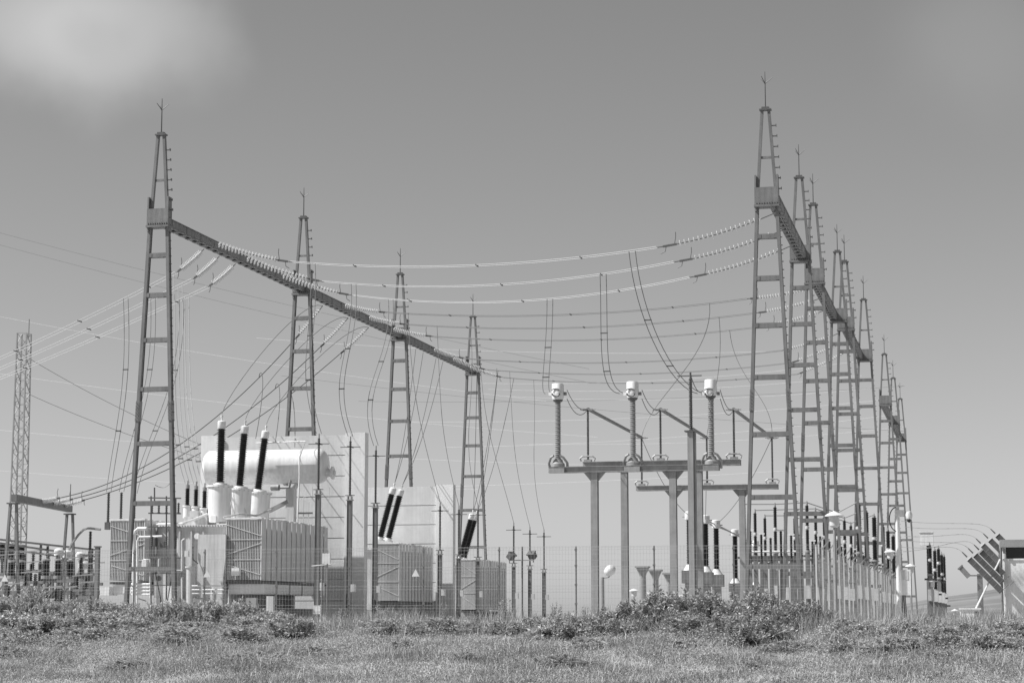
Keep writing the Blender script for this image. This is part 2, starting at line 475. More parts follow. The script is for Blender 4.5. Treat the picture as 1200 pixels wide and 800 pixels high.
PH = ['nearest phase', 'middle phase', 'farthest phase']
BAYP = {}
R_ATT = [[73.6, 76.9, 80.3], [91.0, 94.2, 97.8], [106.2, 109.8, 113.4]]
T_START = [[(246, 287), (279, 304), (322, 325)], [(399, 361), (428, 375), (456, 389)], [(505, 412), (527, 424), (547, 433)]]
T_END = [[(342, 307), (379, 330), (413, 346)], [(454, 366), (477, 380), (508, 394)], [(545, 420), (570, 433), (589, 442)]]
R_END = [[(770, 290), (790, 307), (808, 325)], [(875, 350), (888, 366), (900, 381)], [(938, 404), (944, 418), (950, 431)]]
for b in range(3):
    for j in range(3):
        p0 = on_q(*T_START[b][j], TQ + 0.30); p0.z = 14.80
        e = on_s(*T_END[b][j], p0.y + 0.2)
        if e.x - p0.x > 4.2: e = p0 + (e - p0).normalized() * 3.7
        r0 = Vector((RQ - 0.35, R_ATT[b][j], 14.75))
        g = on_s(*R_END[b][j], r0.y)
        if (g - r0).length > 4.6 or b > 0: g = r0 + (Vector((g.x, g.y, min(g.z, 14.4))) - r0).normalized() * (3.4 if b == 0 else 3.0)
        insulator_string(p0, e, 'glass disc string right of the left row, %s of the %s span' % (PH[j], BAY[b]), 'strings on the left row', 18)
        insulator_string(r0, g, 'glass disc string hung left of the right row, %s of the %s span' % (PH[j], BAY[b]), 'strings on the right row', 18)
        pts = cat_pts(e, g, 0.42 + 0.1 * j * (b == 0))
        BAYP[(b, j)] = pts
        wire('conductor', pts, 0.016 if b == 0 else 0.015, 'wire_bright' if b == 0 else 'wire_mid',
             'twin line conductor crossing between the two tower rows, %s of the %s span' % (PH[j], BAY[b]), 'conductor', 'conductors between the rows',
             twin=0.34, spacers=(0.18, 0.52, 0.8), side=(0, 1, 0))
# lines leaving the front-left beam towards the left edge
L_START = [(239, 299), (257, 307), (276, 315)]; L_STR = [(207, 319), (226, 327), (244, 336)]; L_EDGE = [(-60, 446), (-60, 457), (-60, 467)]
LEFT = []
for j in range(3):
    p0 = on_q(*L_START[j], TQ - 0.3); p0.z = 14.65; e = on_s(*L_STR[j], p0.y)
    insulator_string(p0, e, 'glass disc string on the left side of the nearest left girder, %s' % PH[j], 'strings left of the left row', 15)
    pts = cat_pts(e, on_s(*L_EDGE[j], p0.y), 0.12); LEFT.append(pts)
    wire('conductor', pts, 0.015, 'wire_left', 'twin line conductor leaving the picture at the left, %s' % PH[j], 'conductor', 'conductors leaving to the left', twin=0.34, spacers=(0.12, 0.42, 0.7))

# ================================================================== TRANSFORMERS
def transformer(idx, q_in, q_out, s0, L, zb, zt, left_bank, bz, tilts, turret, bs, bq, label, cap_front=True):
    """right-hand radiator bank q_in..q_out, from s0 back over L, between heights zb and zt"""
    t = thing('power_transformer', label, 'transformer', (q_in, s0, 0), 'power transformers')
    w = q_out - q_in
    def bank(x0, flip, full=True):
        n = max(8, int(L / 0.56)); step = L / n
        for i in range(n):
            def rad():
                m = MB(); th = step * 0.81; np_ = 22
                for k in range(np_):              # flat plates standing side by side, faces to the side
                    x = (k + 0.5) * w / np_; m.box((x - 0.011, 0.0, 0.05), (x + 0.011, th, zt - zb - 0.04))
                m.box((0.01, th * 0.42, 0.12), (w - 0.01, th * 0.58, 0.24)); m.box((0.01, th * 0.42, zt - zb - 0.22), (w - 0.01, th * 0.58, zt - zb - 0.10))
                m.box((w - 0.022, 0.0, 0.03), (w + 0.012, th, zt - zb - 0.02))
                return m
            o = part('radiator', rad, 'radiator_paint', t, key=('rad', idx), loc=(x0, i * step, zb))
            def cap():
                m = MB(); m.tube([(w - 0.12, 0.03, 0), (w - 0.12, step * 0.74, 0)], 0.05, 8); m.box((w - 0.2, 0.05, -0.07), (w - 0.05, step * 0.7, -0.02)); return m
            part('header_cap', cap, 'white_paint', o, key=('cap', idx), loc=(0, 0, zt - zb), smooth=False)
        m = MB(); h = zt - zb
        yb = -0.012
        for (a, c) in (((0.02, 0.90), (w - 0.02, 0.72)), ((0.02, 0.66), (w - 0.02, 0.66)), ((0.02, 0.42), (w - 0.02, 0.60)), ((0.02, 0.34), (w - 0.02, 0.34)), ((0.1, 0.26), (w - 0.02, 0.10))):
            m.bar((a[0], yb, a[1] * h), (c[0], yb, c[1] * h), 0.03, 0.02, (0, 1, 0))
        part('bracing_strap', m, 'tank_paint', t, loc=(x0, 0, zb))
        m = MB(); m.box((-0.015, -0.03, zt - zb - 0.03), (w + 0.01, 0.05, zt - zb + 0.03)); part('top_rail', m, 'white_paint', t, loc=(x0, 0, zb))
        # fans and support beam below
        m = MB(); m.box((0.0, 0.1, zb - 0.10), (w, L - 0.1, zb - 0.012)); part('support_beam', m, 'steel_dark', t, loc=(x0, 0, 0))
        if zb > 1.2:
            nf = 5
            for i in range(nf):
                y = 0.25 + i * (L - 0.6) / nf
                part('fan_housing', lambda: MB().box((0.06, 0, -0.46), (w + 0.06, L / nf - 0.32, -0.11)).box((0.10, 0.04, -0.50), (w + 0.02, L / nf - 0.36, -0.462)), 'white_paint', t, key=('fan', idx), loc=(x0, y, zb))
    bank(0.0, False)
    xc = q_in - (left_bank and 1.75 or 1.6)
    tw = 1.62
    xl0 = -0.05 - 2 * tw - 0.1
    if left_bank: bank(xl0 - w, True)
    x0, x1 = xl0 + 0.08, -0.12
    zt_t = zt - 0.28
    # tank: rounded-corner prism
    def prism(x0, x1, y0, y1, z0, z1, r=0.35, n=5):
        m = MB(); pr = []
        for (cx, cy, a0) in ((x1 - r, y1 - r, 0), (x0 + r, y1 - r, 90), (x0 + r, y0 + r, 180), (x1 - r, y0 + r, 270)):
            for k in range(n + 1):
                a = math.radians(a0 + 90 * k / n); pr.append((cx + r * math.cos(a), cy + r * math.sin(a)))
        N = len(pr); m.add([(x, y, z0) for x, y in pr] + [(x, y, z1) for x, y in pr],
              [tuple(reversed(range(N))), tuple(range(N, 2 * N))] + [(k, (k+1) % N, N + (k+1) % N, N + k) for k in range(N)])
        return m
    part('tank', prism(x0 - 0.04, x1 - 0.1, 0.9, L - 0.3, 0.55, zt_t), 'tank_paint', t, smooth=True)
    part('tank_lid', prism(x0 + 0.02, x1 - 0.02, 0.75, L - 0.2, zt_t + 0.002, zt_t + 0.08), 'white_paint', t, smooth=True)
    part('plinth', MB().box((xl0 - w + 0.2, 0.5, -0.2), (w - 0.4, L - 0.5, 0.54)), 'concrete_dark', t)
    # high-voltage bushings on turrets
    for k in range(len(bs)):
        y = bs[k]; x = bq
        if turret:
            ti = math.radians(tilts[k])
            part('turret', lambda: MB().lathe([(0.46, 0), (0.46, 1.40), (0.53, 1.40), (0.53, 1.47), (0.30, 1.48), (0.27, 1.56)], 24), 'white_paint', t, smooth=True, key='turret', loc=(x, y, bz - 1.50), rot=(0, ti * 0.5, 0))
        ti = math.radians(tilts[k])
        b = part('bushing', lambda: MB().lathe(sheds(0.125, 0.195, 2.15, 0.085), 18), 'porcelain_black', t, smooth=True, key='bushing', loc=(x + 0.05 * math.sin(ti), y, bz + 0.10), rot=(0, ti, 0))
        part('bushing_flange', lambda: MB().lathe([(0.26, -0.16), (0.26, -0.10), (0.17, -0.09), (0.17, 0.0)], 18), 'white_paint', b, smooth=True, key='bfl')
        part('bushing_head', lambda: MB().lathe([(0.15, 2.15), (0.165, 2.17), (0.165, 2.44), (0.12, 2.48), (0.03, 2.49), (0.03, 2.62), (0.05, 2.62), (0.05, 2.70)], 16), 'white_paint', b, smooth=True, key='bhd')
    return t, x0, x1, zt_t
t1, X0, X1, ZT = transformer(0, -28.87, -27.4, 75.5, 8.3, 1.58, 4.0, True, 5.45, (0.5, 4.5, 7.0), True, (2.0, 4.2, 6.4), -1.05,
    'pale power transformer with white oil conservator and three black bushings, nearest of three')
transformer(1, -28.50, -27.35, 94.5, 6.2, 0.93, 3.7, False, 4.0, (15, 15), False, (2.2, 3.6), -0.45,
    'grey power transformer between the two blast walls, two slanted bushings showing')
transformer(2, -28.17, -27.3, 109.5, 7.4, 0.57, 3.35, False, 3.45, (16, 16), False, (2.0, 2.9), -0.55,
    'grey power transformer beyond the second blast wall, farthest of three')
# conservator and its gear on the first transformer (local: x = q + 28.87, y = s - 75.5)
def lq(q): return q + 28.87
def ls(s): return s - 75.5
cz = 6.62
yc = ls(83.3)
ca = on_s(245, 548, 83.3); cb = on_s(376, 546, 83.3); cz = (ca.z + cb.z) / 2
xa, xb = lq(ca.x), lq(cb.x)
def cons():
    r = 0.74; m = MB(); pr = [(0.02, -0.20), (r*0.5, -0.16), (r*0.85, -0.07), (r, 0.05), (r, xb - xa - 0.05), (r*0.92, xb - xa + 0.12), (r*0.7, xb - xa + 0.24), (r*0.3, xb - xa + 0.30), (0.02, xb - xa + 0.31)]
    return m.lathe(pr, 32, (xa, yc, cz), (1, 0, 0))
co = part('conservator', cons, 'white_paint', t1, smooth=True)
part('manhole', MB().lathe([(0.17, 0), (0.17, 0.30), (0.27, 0.30), (0.27, 0.37), (0.10, 0.39), (0.10, 0.45)], 18, (xb + 0.20, yc, cz - 0.30), (1, 0, 0)), 'white_paint', co, smooth=True)
for a in (0.26, 0.52, 0.80): part('weld_seam', MB().lathe([(0.744, -0.012), (0.744, 0.012)], 32, (xa + (xb - xa) * a, yc, cz), (1, 0, 0)), 'white_paint', co, smooth=True)
m = MB(); xs = lq(on_s(341, 600, 83.3).x)
m.bar((xs, yc, 0.3), (xs, yc, cz - 0.9), 0.36, 0.36); m.bar((xs, yc, cz - 1.1), (xs - 0.32, yc, cz - 0.68), 0.12, 0.3); m.bar((xs, yc, cz - 1.1), (xs + 0.32, yc, cz - 0.68), 0.12, 0.3)
part('conservator_post', m, 'tank_paint', t1)
m = MB(); m.bar((xs - 0.1, yc - 0.1, cz - 1.5), (xs - 2.4, yc - 0.6, ZT + 0.2), 0.16, 0.16); part('diagonal_brace', m, 'steel_light', t1)
def lp(px, py, s): p = on_s(px, py, s); return (lq(p.x), ls(p.y), p.z)
sp = 82.2
m = MB(); m.tube([lp(300, 519, sp), lp(358, 517, sp), lp(351, 535, sp), lp(351, 560, sp), lp(349, 600, sp), lp(348, 640, sp)], 0.035, 6)
part('oil_pipe', m, 'white_paint', t1, smooth=True)
m = MB(); m.tube([lp(386, 571, sp), lp(385, 588, sp), lp(362, 588, sp), lp(361, 640, sp)], 0.018, 5)
m.tube([lp(366, 570, sp), lp(366, 580, sp), lp(356, 582, sp), lp(355, 640, sp)], 0.018, 5); part('gauge_pipe', m, 'tank_paint', t1)
m = MB(); m.box((lp(350, 601, sp)[0], ls(sp) - 0.05, lp(350, 602, sp)[2]), (lp(366, 601, sp)[0], ls(sp) + 0.05, lp(350, 600, sp)[2])); part('pipe_bracket', m, 'steel_dark', t1)
m = MB(); b0 = lp(318, 571, 82.6)
m.lathe([(0.14, 0), (0.14, 0.35)], 12, (b0[0], b0[1], b0[2]), (1, 0, 0)); m.tube([(b0[0] + 0.4, b0[1], b0[2]), (b0[0] + 0.8, b0[1], b0[2]), (b0[0] + 0.85, b0[1], b0[2] + 0.3)], 0.07, 8)
part('buchholz_relay', m, 'steel_light', t1, smooth=True)
# front face of the first transformer
def lbox(name, x0, y0, x1, y1, s, depth, m_, smooth=False):
    a = lp(x0, y1, s); b = lp(x1, y0, s)
    return part(name, MB().box((a[0], a[1], a[2]), (b[0], a[1] + depth, b[2])), m_, t1)
a = lp(233, 626, 75.4); b = lp(265, 626, 75.4); zt_ = a[2]; z1_ = lp(233, 655, 75.4)[2]; z2_ = lp(233, 676, 75.4)[2]; z3_ = lp(240, 715, 75.4)[2]
c0 = lp(240, 676, 75.4)[0]; c1 = lp(262, 676, 75.4)[0]
m = MB(); y = ls(75.35)
def hexa(m, x0, x1, X0_, X1_, za, zb_, y0, y1):
    m.add([(x0, y0, za), (x1, y0, za), (x1, y1, za), (x0, y1, za), (X0_, y0, zb_), (X1_, y0, zb_), (X1_, y1, zb_), (X0_, y1, zb_)],
          [(0,3,2,1),(4,5,6,7),(0,1,5,4),(1,2,6,5),(2,3,7,6),(3,0,4,7)])
hexa(m, a[0], b[0], a[0], b[0], z1_, zt_, y, y + 1.0); hexa(m, c0, c1, a[0], b[0], z2_, z1_ - 0.003, y, y + 1.0); hexa(m, c0, c1, c0, c1, z3_, z2_ - 0.003, y, y + 1.0)
part('cable_box', m, 'tank_paint', t1)
m = MB(); h0 = lp(230, 676, 75.2); m.lathe([(0.2, 0), (0.2, lp(230, 665, 75.2)[2] - h0[2] + 0.0)], 4, (0, 0, 0)); 
m = MB(); h0 = lp(223.5, 712, 75.2); h1 = lp(223.5, 665, 75.2); m.tube([h0, h1], 0.17, 14); m.lathe([(0.22, 0), (0.22, 0.06)], 14, h1); part('oil_filter', m, 'tank_paint', t1, smooth=True)
m = MB()
for yy in (686, 690.5, 695): m.tube([lp(225, yy, 75.0), lp(262, yy, 75.0)], 0.03, 6)
for yy in (684, 688, 692, 696): m.tube([lp(154, yy, 74.9), lp(176, yy, 74.9)], 0.045, 6)
part('cooling_pipe', m, 'white_paint', t1, smooth=True)
m = MB(); m.tube([lp(157, 730, 74.8), lp(157, 628, 74.8), lp(158.5, 622, 74.8), lp(162, 619, 74.8), lp(172, 619, 74.8)], 0.07, 8)
m.tube([lp(161, 730, 75.1), lp(161, 634, 75.1), lp(163, 629, 75.1), lp(190, 628, 75.1)], 0.045, 8); part('oil_pipe', m, 'white_paint', t1, smooth=True)
lbox('marshalling_box', 180, 686, 206, 716, 75.2, 0.5, 'white_paint')
lbox('marshalling_box', 180, 672, 196, 685, 75.2, 0.4, 'tank_paint')
lbox('control_box', 171, 700, 183, 717, 74.6, 0.35, 'tank_paint')
lbox('control_box', 271, 665, 280, 674, 75.2, 0.25, 'white_paint')
lbox('control_box', 117, 687, 128, 697, 75.4, 0.8, 'white_paint'); lbox('control_box', 144, 687, 154, 695, 75.4, 0.8, 'white_paint')
lbox('lid_hatch', 254, 613, 272, 626, 76.6, 0.8, 'tank_paint')
lbox('tap_changer', 215, 605, 243, 622, 77.2, 1.0, 'tank_paint')
m = MB()
for (px, py, r) in ((232, 628, 0.12),): m.lathe([(0.02, 0), (r, 0.03), (r, 0.12)], 12, lp(px, py, 76.2), (0, -1, 0))
part('gauge', m, 'white_paint', t1, smooth=True)
for (px, yt, yb_) in ((219.5, 571, 592), (229.5, 572, 593), (239.5, 573, 595)):
    p = lp(px, yb_, 77.4); h = lp(px, yt, 77.4)[2] - p[2]
    b = part('low_voltage_bushing', lambda: MB().lathe(sheds(0.07, 0.115, 0.68, 0.07), 14), 'porcelain_black', t1, smooth=True, key='lvb', loc=p)
    part('bushing_head', lambda: MB().lathe([(0.085, 0.68), (0.085, 0.82), (0.03, 0.84), (0.03, 1.0)], 12), 'steel_light', b, smooth=True, key='lvh')
    part('bushing_pot', lambda: MB().lathe([(0.17, -0.5), (0.15, -0.06), (0.19, -0.05), (0.19, 0.0)], 14), 'white_paint', b, smooth=True, key='lvp')

# stiffeners, lid bolts, pipework, valves and cabinets on the first transformer
for x in (X0 + 0.55, X0 + 1.05, X0 + 1.55, X0 + 2.05):
    part('tank_stiffener', lambda: MB().box((-0.035, 0, 0), (0.035, 0.09, ZT - 0.75)), 'tank_paint', t1, key='stiff', loc=(x, 0.808, 0.62))
m = MB()
for k in range(26): m.cbox((X0 + 0.15 + k * (X1 - X0 - 0.3) / 25, 0.742, ZT + 0.04), 0.04, 0.02, 0.05)
part('lid_bolts', m, 'steel', t1)['kind'] = 'stuff'
for j_, (px, y0, y1) in enumerate(((213, 633, 712), (248, 690, 727), (186, 655, 700))):
    part('valve_pipe', MB().tube([lp(px, y1, 75.3), lp(px, y0, 75.3), lp(px + 3, y0 - 2, 75.8)], 0.03, 6), 'white_paint', t1, smooth=True)
    part('valve_wheel', MB().lathe([(0.02, -0.02), (0.11, -0.02), (0.11, 0.02), (0.02, 0.02)], 12, lp(px, (y0 + y1) / 2, 75.2), (0, 1, 0)), 'steel_dark', t1, smooth=True)
for (x0, y0, x1, y1, mm) in ((197, 690, 205, 702, 'tank_paint'), (207, 700, 214, 712, 'steel_light'), (164, 640, 170, 652, 'steel_light'), (246, 604, 253, 612, 'white_paint'), (203, 612, 212, 622, 'tank_paint'), (222, 598, 232, 606, 'tank_paint')):
    lbox('terminal_box', x0, y0, x1, y1, 75.6 if y0 > 630 else 77.0, 0.25, mm)
part('lid_pipe', MB().tube([lp(170, 621, 76.4), lp(186, 614, 76.4), lp(214, 613, 76.4), lp(226, 609, 76.8), lp(243, 602, 77.2)], 0.05, 8), 'white_paint', t1, smooth=True)
part('lid_pipe', MB().tube([lp(262, 606, 76.4), lp(280, 602, 76.8), lp(300, 604, 78), lp(320, 596, 82)], 0.04, 8), 'tank_paint', t1, smooth=True)
part('catenary_wire', MB().tube([lp(181, 571, 76), lp(181, 590, 76)], 0.03, 6).tube(bez(lp(182, 568, 76), lp(188, 572, 76), lp(196, 574, 76), lp(203, 560, 76)), 0.012, 5), 'wire_dark', t1)
for k in range(3):
    m = MB()
    for a in range(14):
        an = 2 * PI * a / 14; m.cbox((0.49 * math.cos(an), 0.49 * math.sin(an), 1.435), 0.05, 0.05, 0.10)
    part('flange_bolts', lambda: m, 'steel_light', t1, key='tbolts', loc=(-1.05, (2.0, 4.2, 6.4)[k], 3.95), rot=(0, math.radians((0.5, 4.5, 7.0)[k]) * 0.5, 0))['kind'] = 'stuff'
for k, px in enumerate((262, 276, 290)):
    part('turret_brace', MB().bar(lp(px + 8, 588, 77.2 + 2.2 * k), lp(px + 14, 607, 77.2 + 2.2 * k), 0.05, 0.05), 'tank_paint', t1)
for k, (pts_) in enumerate((((168, 655), (176, 655), (176, 700)), ((183, 640), (183, 668), (214, 668)), ((226, 640), (226, 655), (232, 660)), ((268, 690), (268, 718)), ((246, 716), (262, 716), (262, 700)), ((160, 700), (172, 704), (172, 722)))):
    part('conduit', MB().tube([lp(x, y, 75.15 + 0.05 * k) for x, y in pts_], 0.028, 6), ('white_paint', 'steel_light', 'steel_dark')[k % 3], t1, smooth=True)
for (x0, y0, x1, y1, mm) in ((166, 655, 172, 668, 'white_paint'), (187, 634, 192, 641, 'steel_dark'), (216, 645, 220, 652, 'white_paint'), (226, 700, 238, 712, 'steel_light'), (288, 700, 300, 712, 'steel_light'), (312, 698, 320, 716, 'tank_paint')):
    lbox('junction_box', x0, y0, x1, y1, 75.05, 0.2, mm)
# switch rack in front of the tank
rk = thing('insulator_rack', 'small dark steel rack of insulators and rods in front of the nearest transformer', 'rack', on_s(193, 727, 74.2).to_tuple()[:2] + (0,))
rb = on_s(193, 727, 74.2)
def rp(px, py, s=74.2): p = on_s(px, py, s); return (p.x - rb.x, p.y - rb.y, p.z)
for px, yt in ((177, 581), (195, 581), (206, 583)):
    part('upright', MB().tube([rp(px, 727), rp(px, yt)], 0.03, 6), 'steel_dark', rk)
for y in (583, 601, 617, 653):
    part('crossbar', MB().bar(rp(174, y), rp(212, y + 0.5), 0.05, 0.05), 'steel_dark', rk)
for px in (178, 186, 195, 203, 209):
    p = rp(px, 601); part('pin_insulator', lambda: MB().lathe(sheds(0.03, 0.06, 0.4, 0.07), 10), 'porcelain_brown', rk, key='pin', loc=p, smooth=True)
for px in (178, 195, 206):
    p = rp(px, 640); part('pin_insulator', lambda: MB().lathe(sheds(0.03, 0.06, 0.4, 0.07), 10), 'porcelain_brown', rk, key='pin', loc=p, smooth=True)
part('cable', MB().tube([rp(182, 670), rp(188, 700), rp(190, 722)], 0.02, 5).tube([rp(202, 670), rp(197, 700), rp(192, 722)], 0.02, 5), 'cable_black', rk)
# ================================================================== BLAST WALLS
def blast_wall(s, q0, q1, top, label):
    t = thing('blast_wall', label, 'wall', (q0, s, 0), 'blast walls between transformers')
    n = int(round(top / 0.95)); h = top / n; L = q1 - q0
    for i in range(n):
        part('wall_panel', lambda: MB().box((0.95, 0.05, 0.018), (L - 0.9, 0.30, h - 0.018)), 'concrete', t, key=('wp', s), loc=(0, (i % 2) * 0.006, i * h))
    part('wall_core', MB().box((0.9, 0.09, 0.0), (L - 0.85, 0.27, top - 0.03)), 'concrete_dark', t)
    for x in (0.0, L - 0.9):
        part('wall_pillar', lambda: MB().box((0, -0.10, -0.1), (0.9, 0.42, top + 0.06)), 'concrete_light', t, key=('wpil', s), loc=(x, 0, 0))
blast_wall(85.5, -33.9, -26.3, 8.12, 'tall pale concrete blast wall behind the nearest transformer')
blast_wall(101.3, -33.6, -26.45, 6.85, 'lower concrete blast wall behind the middle transformer')

# ================================================================== SURGE ARRESTERS (right of the transformers)
def arrester(px, ytop, ybot, q, label, group, ring=True, rt=0.06):
    a = on_q(px, ytop, q); b = on_q(px, ybot, q); s = (a.y + b.y) / 2
    a = on_s(px, ytop, s); b = on_s(px, ybot, s); bz = b.z; L = a.z - b.z
    t = thing('surge_arrester', label, 'arrester', (b.x, s, 0), group)
    part('support_post', MB().channel((0, 0, 0), (0, 0, bz - 0.18), 0.17, 0.19, (1, 0, 0), 0.02).box((-0.06, -0.06, 0), (0.06, 0.06, bz - 0.19)), 'steel', t)
    part('head_plate', MB().box((-0.13, -0.13, bz - 0.18), (0.13, 0.13, bz - 0.14)).box((-0.09, -0.09, bz - 0.14), (-0.05, 0.09, bz)).box((0.05, -0.09, bz - 0.14), (0.09, 0.09, bz)), 'steel_light', t)
    part('insulator', MB().lathe(sheds(0.038, rt, L * 0.92, 0.07), 12, (0, 0, bz)), 'porcelain_brown', t, smooth=True)
    part('terminal', MB().tube([(0, 0, bz + L * 0.92), (0, 0, bz + L)], 0.03, 6), 'steel_light', t)
    m = MB()
    if ring: m.tube([(-0.42, 0, bz + L * 0.82), (0.42, 0, bz + L * 0.82)], 0.02, 5); m.tube([(0, -0.4, bz + L * 0.82), (0, 0.4, bz + L * 0.82)], 0.02, 5)
    m.tube([(-0.2, 0, bz + 0.03), (0.2, 0, bz + 0.03)], 0.02, 5)
    part('grading_arm', m, 'steel_dark', t)
    part('counter_box', MB().box((0.10, -0.1, 1.2), (0.26, 0.1, 1.5)), 'tank_paint', t)
    return Vector((b.x, s, bz + L))
ARR = {}
for g, items in enumerate([[(373, 508, 574), (410, 511, 581), (440, 522, 590)], [(515.5, 588, 645), (537.5, 592, 650), (560, 592, 653)], [(602, 612, 660), (621, 617, 663), (637.5, 620, 667)]]):
    for j, (px, a, b) in enumerate(items):
        ARR[(g, j)] = arrester(px, a, b, -25.0, 'slender surge arrester on a steel post beside the %s transformer, %s of three' % (['nearest', 'middle', 'farthest'][g], LR[j]), 'arresters beside the transformers')
# small arresters over the left radiator bank of the first transformer
LARR = []
for j, (px, a, b) in enumerate([(126.5, 576, 611), (141.5, 576, 611), (157, 578, 610)]):
    p = on_s(px, b, 77.5); z0 = p.z
    t = thing('small_arrester', 'small dark arrester above the left radiators of the nearest transformer, %s from left' % LR[j], 'arrester', (p.x, 77.5, z0 - 0.32), 'small arresters over the radiators')
    part('foot', MB().box((-0.1, -0.1, 0), (0.1, 0.1, 0.3)), 'steel_dark', t)
    L = on_s(px, a, 77.5).z - z0
    part('insulator', MB().lathe(sheds(0.04, 0.075, L, 0.07), 12, (0, 0, 0.3)), 'porcelain_brown', t, smooth=True)
    LARR.append(Vector((p.x, 77.5, z0 + L)))

# ================================================================== CURRENT TRANSFORMERS, BUS SUPPORTS
def wide_beam(s, px0, px1, py, hh, label, posts, capital=True):
    a = on_s(px0, py, s); b = on_s(px1, py, s); zt = (a.z + b.z) / 2 + hh / 2; zb = zt - hh
    t = thing('support_frame', label, 'support frame', (a.x, s, 0), 'equipment support frames')
    L = b.x - a.x
    for k in (-1, 1):
        part('beam_channel', MB().box((0, k*0.16 - 0.015, zb + 0.025), (L, k*0.16 + 0.015, zt - 0.025)).box((0, k*0.16 - 0.06 + k*0.03, zb), (L, k*0.16 + 0.06 + k*0.03, zb + 0.023)).box((0, k*0.16 - 0.06 + k*0.03, zt - 0.023), (L, k*0.16 + 0.06 + k*0.03, zt)), 'steel_light', t)
    m = MB(); x = 0.2
    while x < L - 0.2:
        m.box((x, -0.14, zb + 0.05), (x + 0.12, 0.14, zb + 0.08)); x += 0.6
    part('beam_battens', m, 'steel_light', t)['kind'] = 'stuff'
    for px in posts:
        p = on_s(px, py + 40, s); x = p.x - a.x
        part('post', MB().channel((x, 0, 0), (x, 0, zb - 0.01), 0.26, 0.30, (0, 1, 0), 0.025).box((x - 0.05, -0.12, 0), (x + 0.05, 0.12, zb - 0.01)), 'steel_light', t)
        if capital:
            m = MB(); hexa(m, x - 0.14, x + 0.14, x - 0.42, x + 0.42, zb - 0.34, zb - 0.006, -0.05, 0.05); part('post_bracket', m, 'steel_light', t)
        part('footing', MB().box((x - 0.35, -0.35, -0.2), (x + 0.35, 0.35, 0.1)), 'concrete_dark', t)
    return zt
CTS = 77.0
ctz = wide_beam(CTS, 644, 843, 549.0, 0.22, 'steel frame carrying the three grey current transformers', (697, 789))
CT = []
for j, px in enumerate((654, 742, 834)):
    p = on_s(px, 545, CTS)
    t = thing('current_transformer', 'grey ribbed current transformer with white round head, %s of three on the high frame' % ['leftmost', 'middle', 'rightmost'][j], 'current transformer', (p.x, CTS, ctz), 'current transformers on the high frame')
    part('base', MB().lathe([(0.26, 0.003), (0.26, 0.12), (0.20, 0.18), (0.17, 0.30)], 18), 'steel_light', t, smooth=True, key='ctbase')
    def hood():
        m = MB()
        for k in (-1, 1): m.tube([(k*0.34, 0.2, -0.12), (k*0.36, 0, 0.16), (k*0.24, -0.2, 0.36), (k*0.12, -0.24, 0.42)], 0.05, 6)
        m.box((-0.3, -0.3, -0.25), (0.3, -0.22, -0.05)); return m
    part('base_bracket', hood, 'steel_light', t, key='cthood')
    b0 = on_s(px, 542, CTS).z - ctz; b0 = 0.30; L = on_s(px, 471, CTS).z - ctz - b0
    part('insulator', lambda: MB().lathe(sheds(0.095, 0.130, L, 0.075), 20, (0, 0, b0)), 'porcelain_grey', t, smooth=True, key='ctins')
    part('collar', lambda: MB().lathe([(0.13, 0.0), (0.17, 0.02), (0.20, 0.09)], 20, (0, 0, b0 + L)), 'steel_dark', t, smooth=True, key='ctcol')
    h = part('head', lambda: MB().lathe([(0.20, 0.092), (0.225, 0.16), (0.24, 0.26), (0.24, 0.42), (0.23, 0.44), (0.23, 0.68), (0.21, 0.71), (0.05, 0.73)], 24, (0, 0, b0 + L)), 'white_paint', t, smooth=True, key='cthead')
    def ring():
        m = MB(); pts = [(-0.03 + 0.15 * math.cos(a), -0.25, 0.33 + 0.13 * math.sin(a)) for a in [math.radians(x) for x in range(185, 365, 15)]]
        m.tube(pts, 0.032, 6); return m
    part('corona_ring', ring, 'steel_dark', h, key='ctring', loc=(0, 0, b0 + L))
    part('upper_ring', lambda: MB().tube([(-0.05 + 0.16 * math.cos(a), -0.24, 0.42 + 0.07 * math.sin(a)) for a in [math.radians(x) for x in range(10, 180, 20)]], 0.028, 6), 'steel', h, key='ctring2', loc=(0, 0, b0 + L))
    part('terminal', lambda: MB().box((-0.36, -0.05, 0.26), (-0.242, 0.05, 0.38)), 'white_paint', h, key='ctt1', loc=(0, 0, b0 + L))
    part('terminal', lambda: MB().box((0.242, -0.05, 0.26), (0.34, 0.05, 0.38)), 'steel', h, key='ctt2', loc=(0, 0, b0 + L))
    CT.append(Vector((p.x, CTS, ctz + b0 + L + 0.34)))
S2 = 79.2
z2 = wide_beam(S2, 684, 868, 543.0, 0.22, 'second steel frame just behind the current transformers, carrying slim bus insulators', (732, 819.5), capital=False)
def bus_post(px, ytop, s, zbase, label):
    p = on_s(px, ytop + 30, s); zt = on_s(px, ytop, s).z
    t = thing('bus_insulator', label, 'insulator', (p.x, s, zbase), 'slim bus insulators')
    part('clamp_frame', lambda: MB().tube([(-0.26, -0.1, 0.03), (-0.3, -0.1, 0.14), (-0.2, -0.1, 0.22), (0.2, -0.1, 0.22), (0.3, -0.1, 0.14), (0.26, -0.1, 0.03)], 0.035, 6).box((-0.14, -0.12, 0.003), (0.14, 0.12, 0.10)), 'steel_light', t, key='bclamp')
    L = zt - zbase - 0.1
    part('insulator', MB().lathe(sheds(0.035, 0.056, L, 0.06), 12, (0, 0, 0.1)), 'porcelain_brown', t, smooth=True)
    part('top_clamp', lambda: MB().box((-0.2, -0.06, 0), (0.2, 0.06, 0.07)).tube([(-0.3, 0, 0.05), (0.3, 0, 0.05)], 0.03, 6), 'steel_light', t, key='tclamp', loc=(0, 0, L + 0.1))
    return Vector((p.x, s, zt + 0.06))
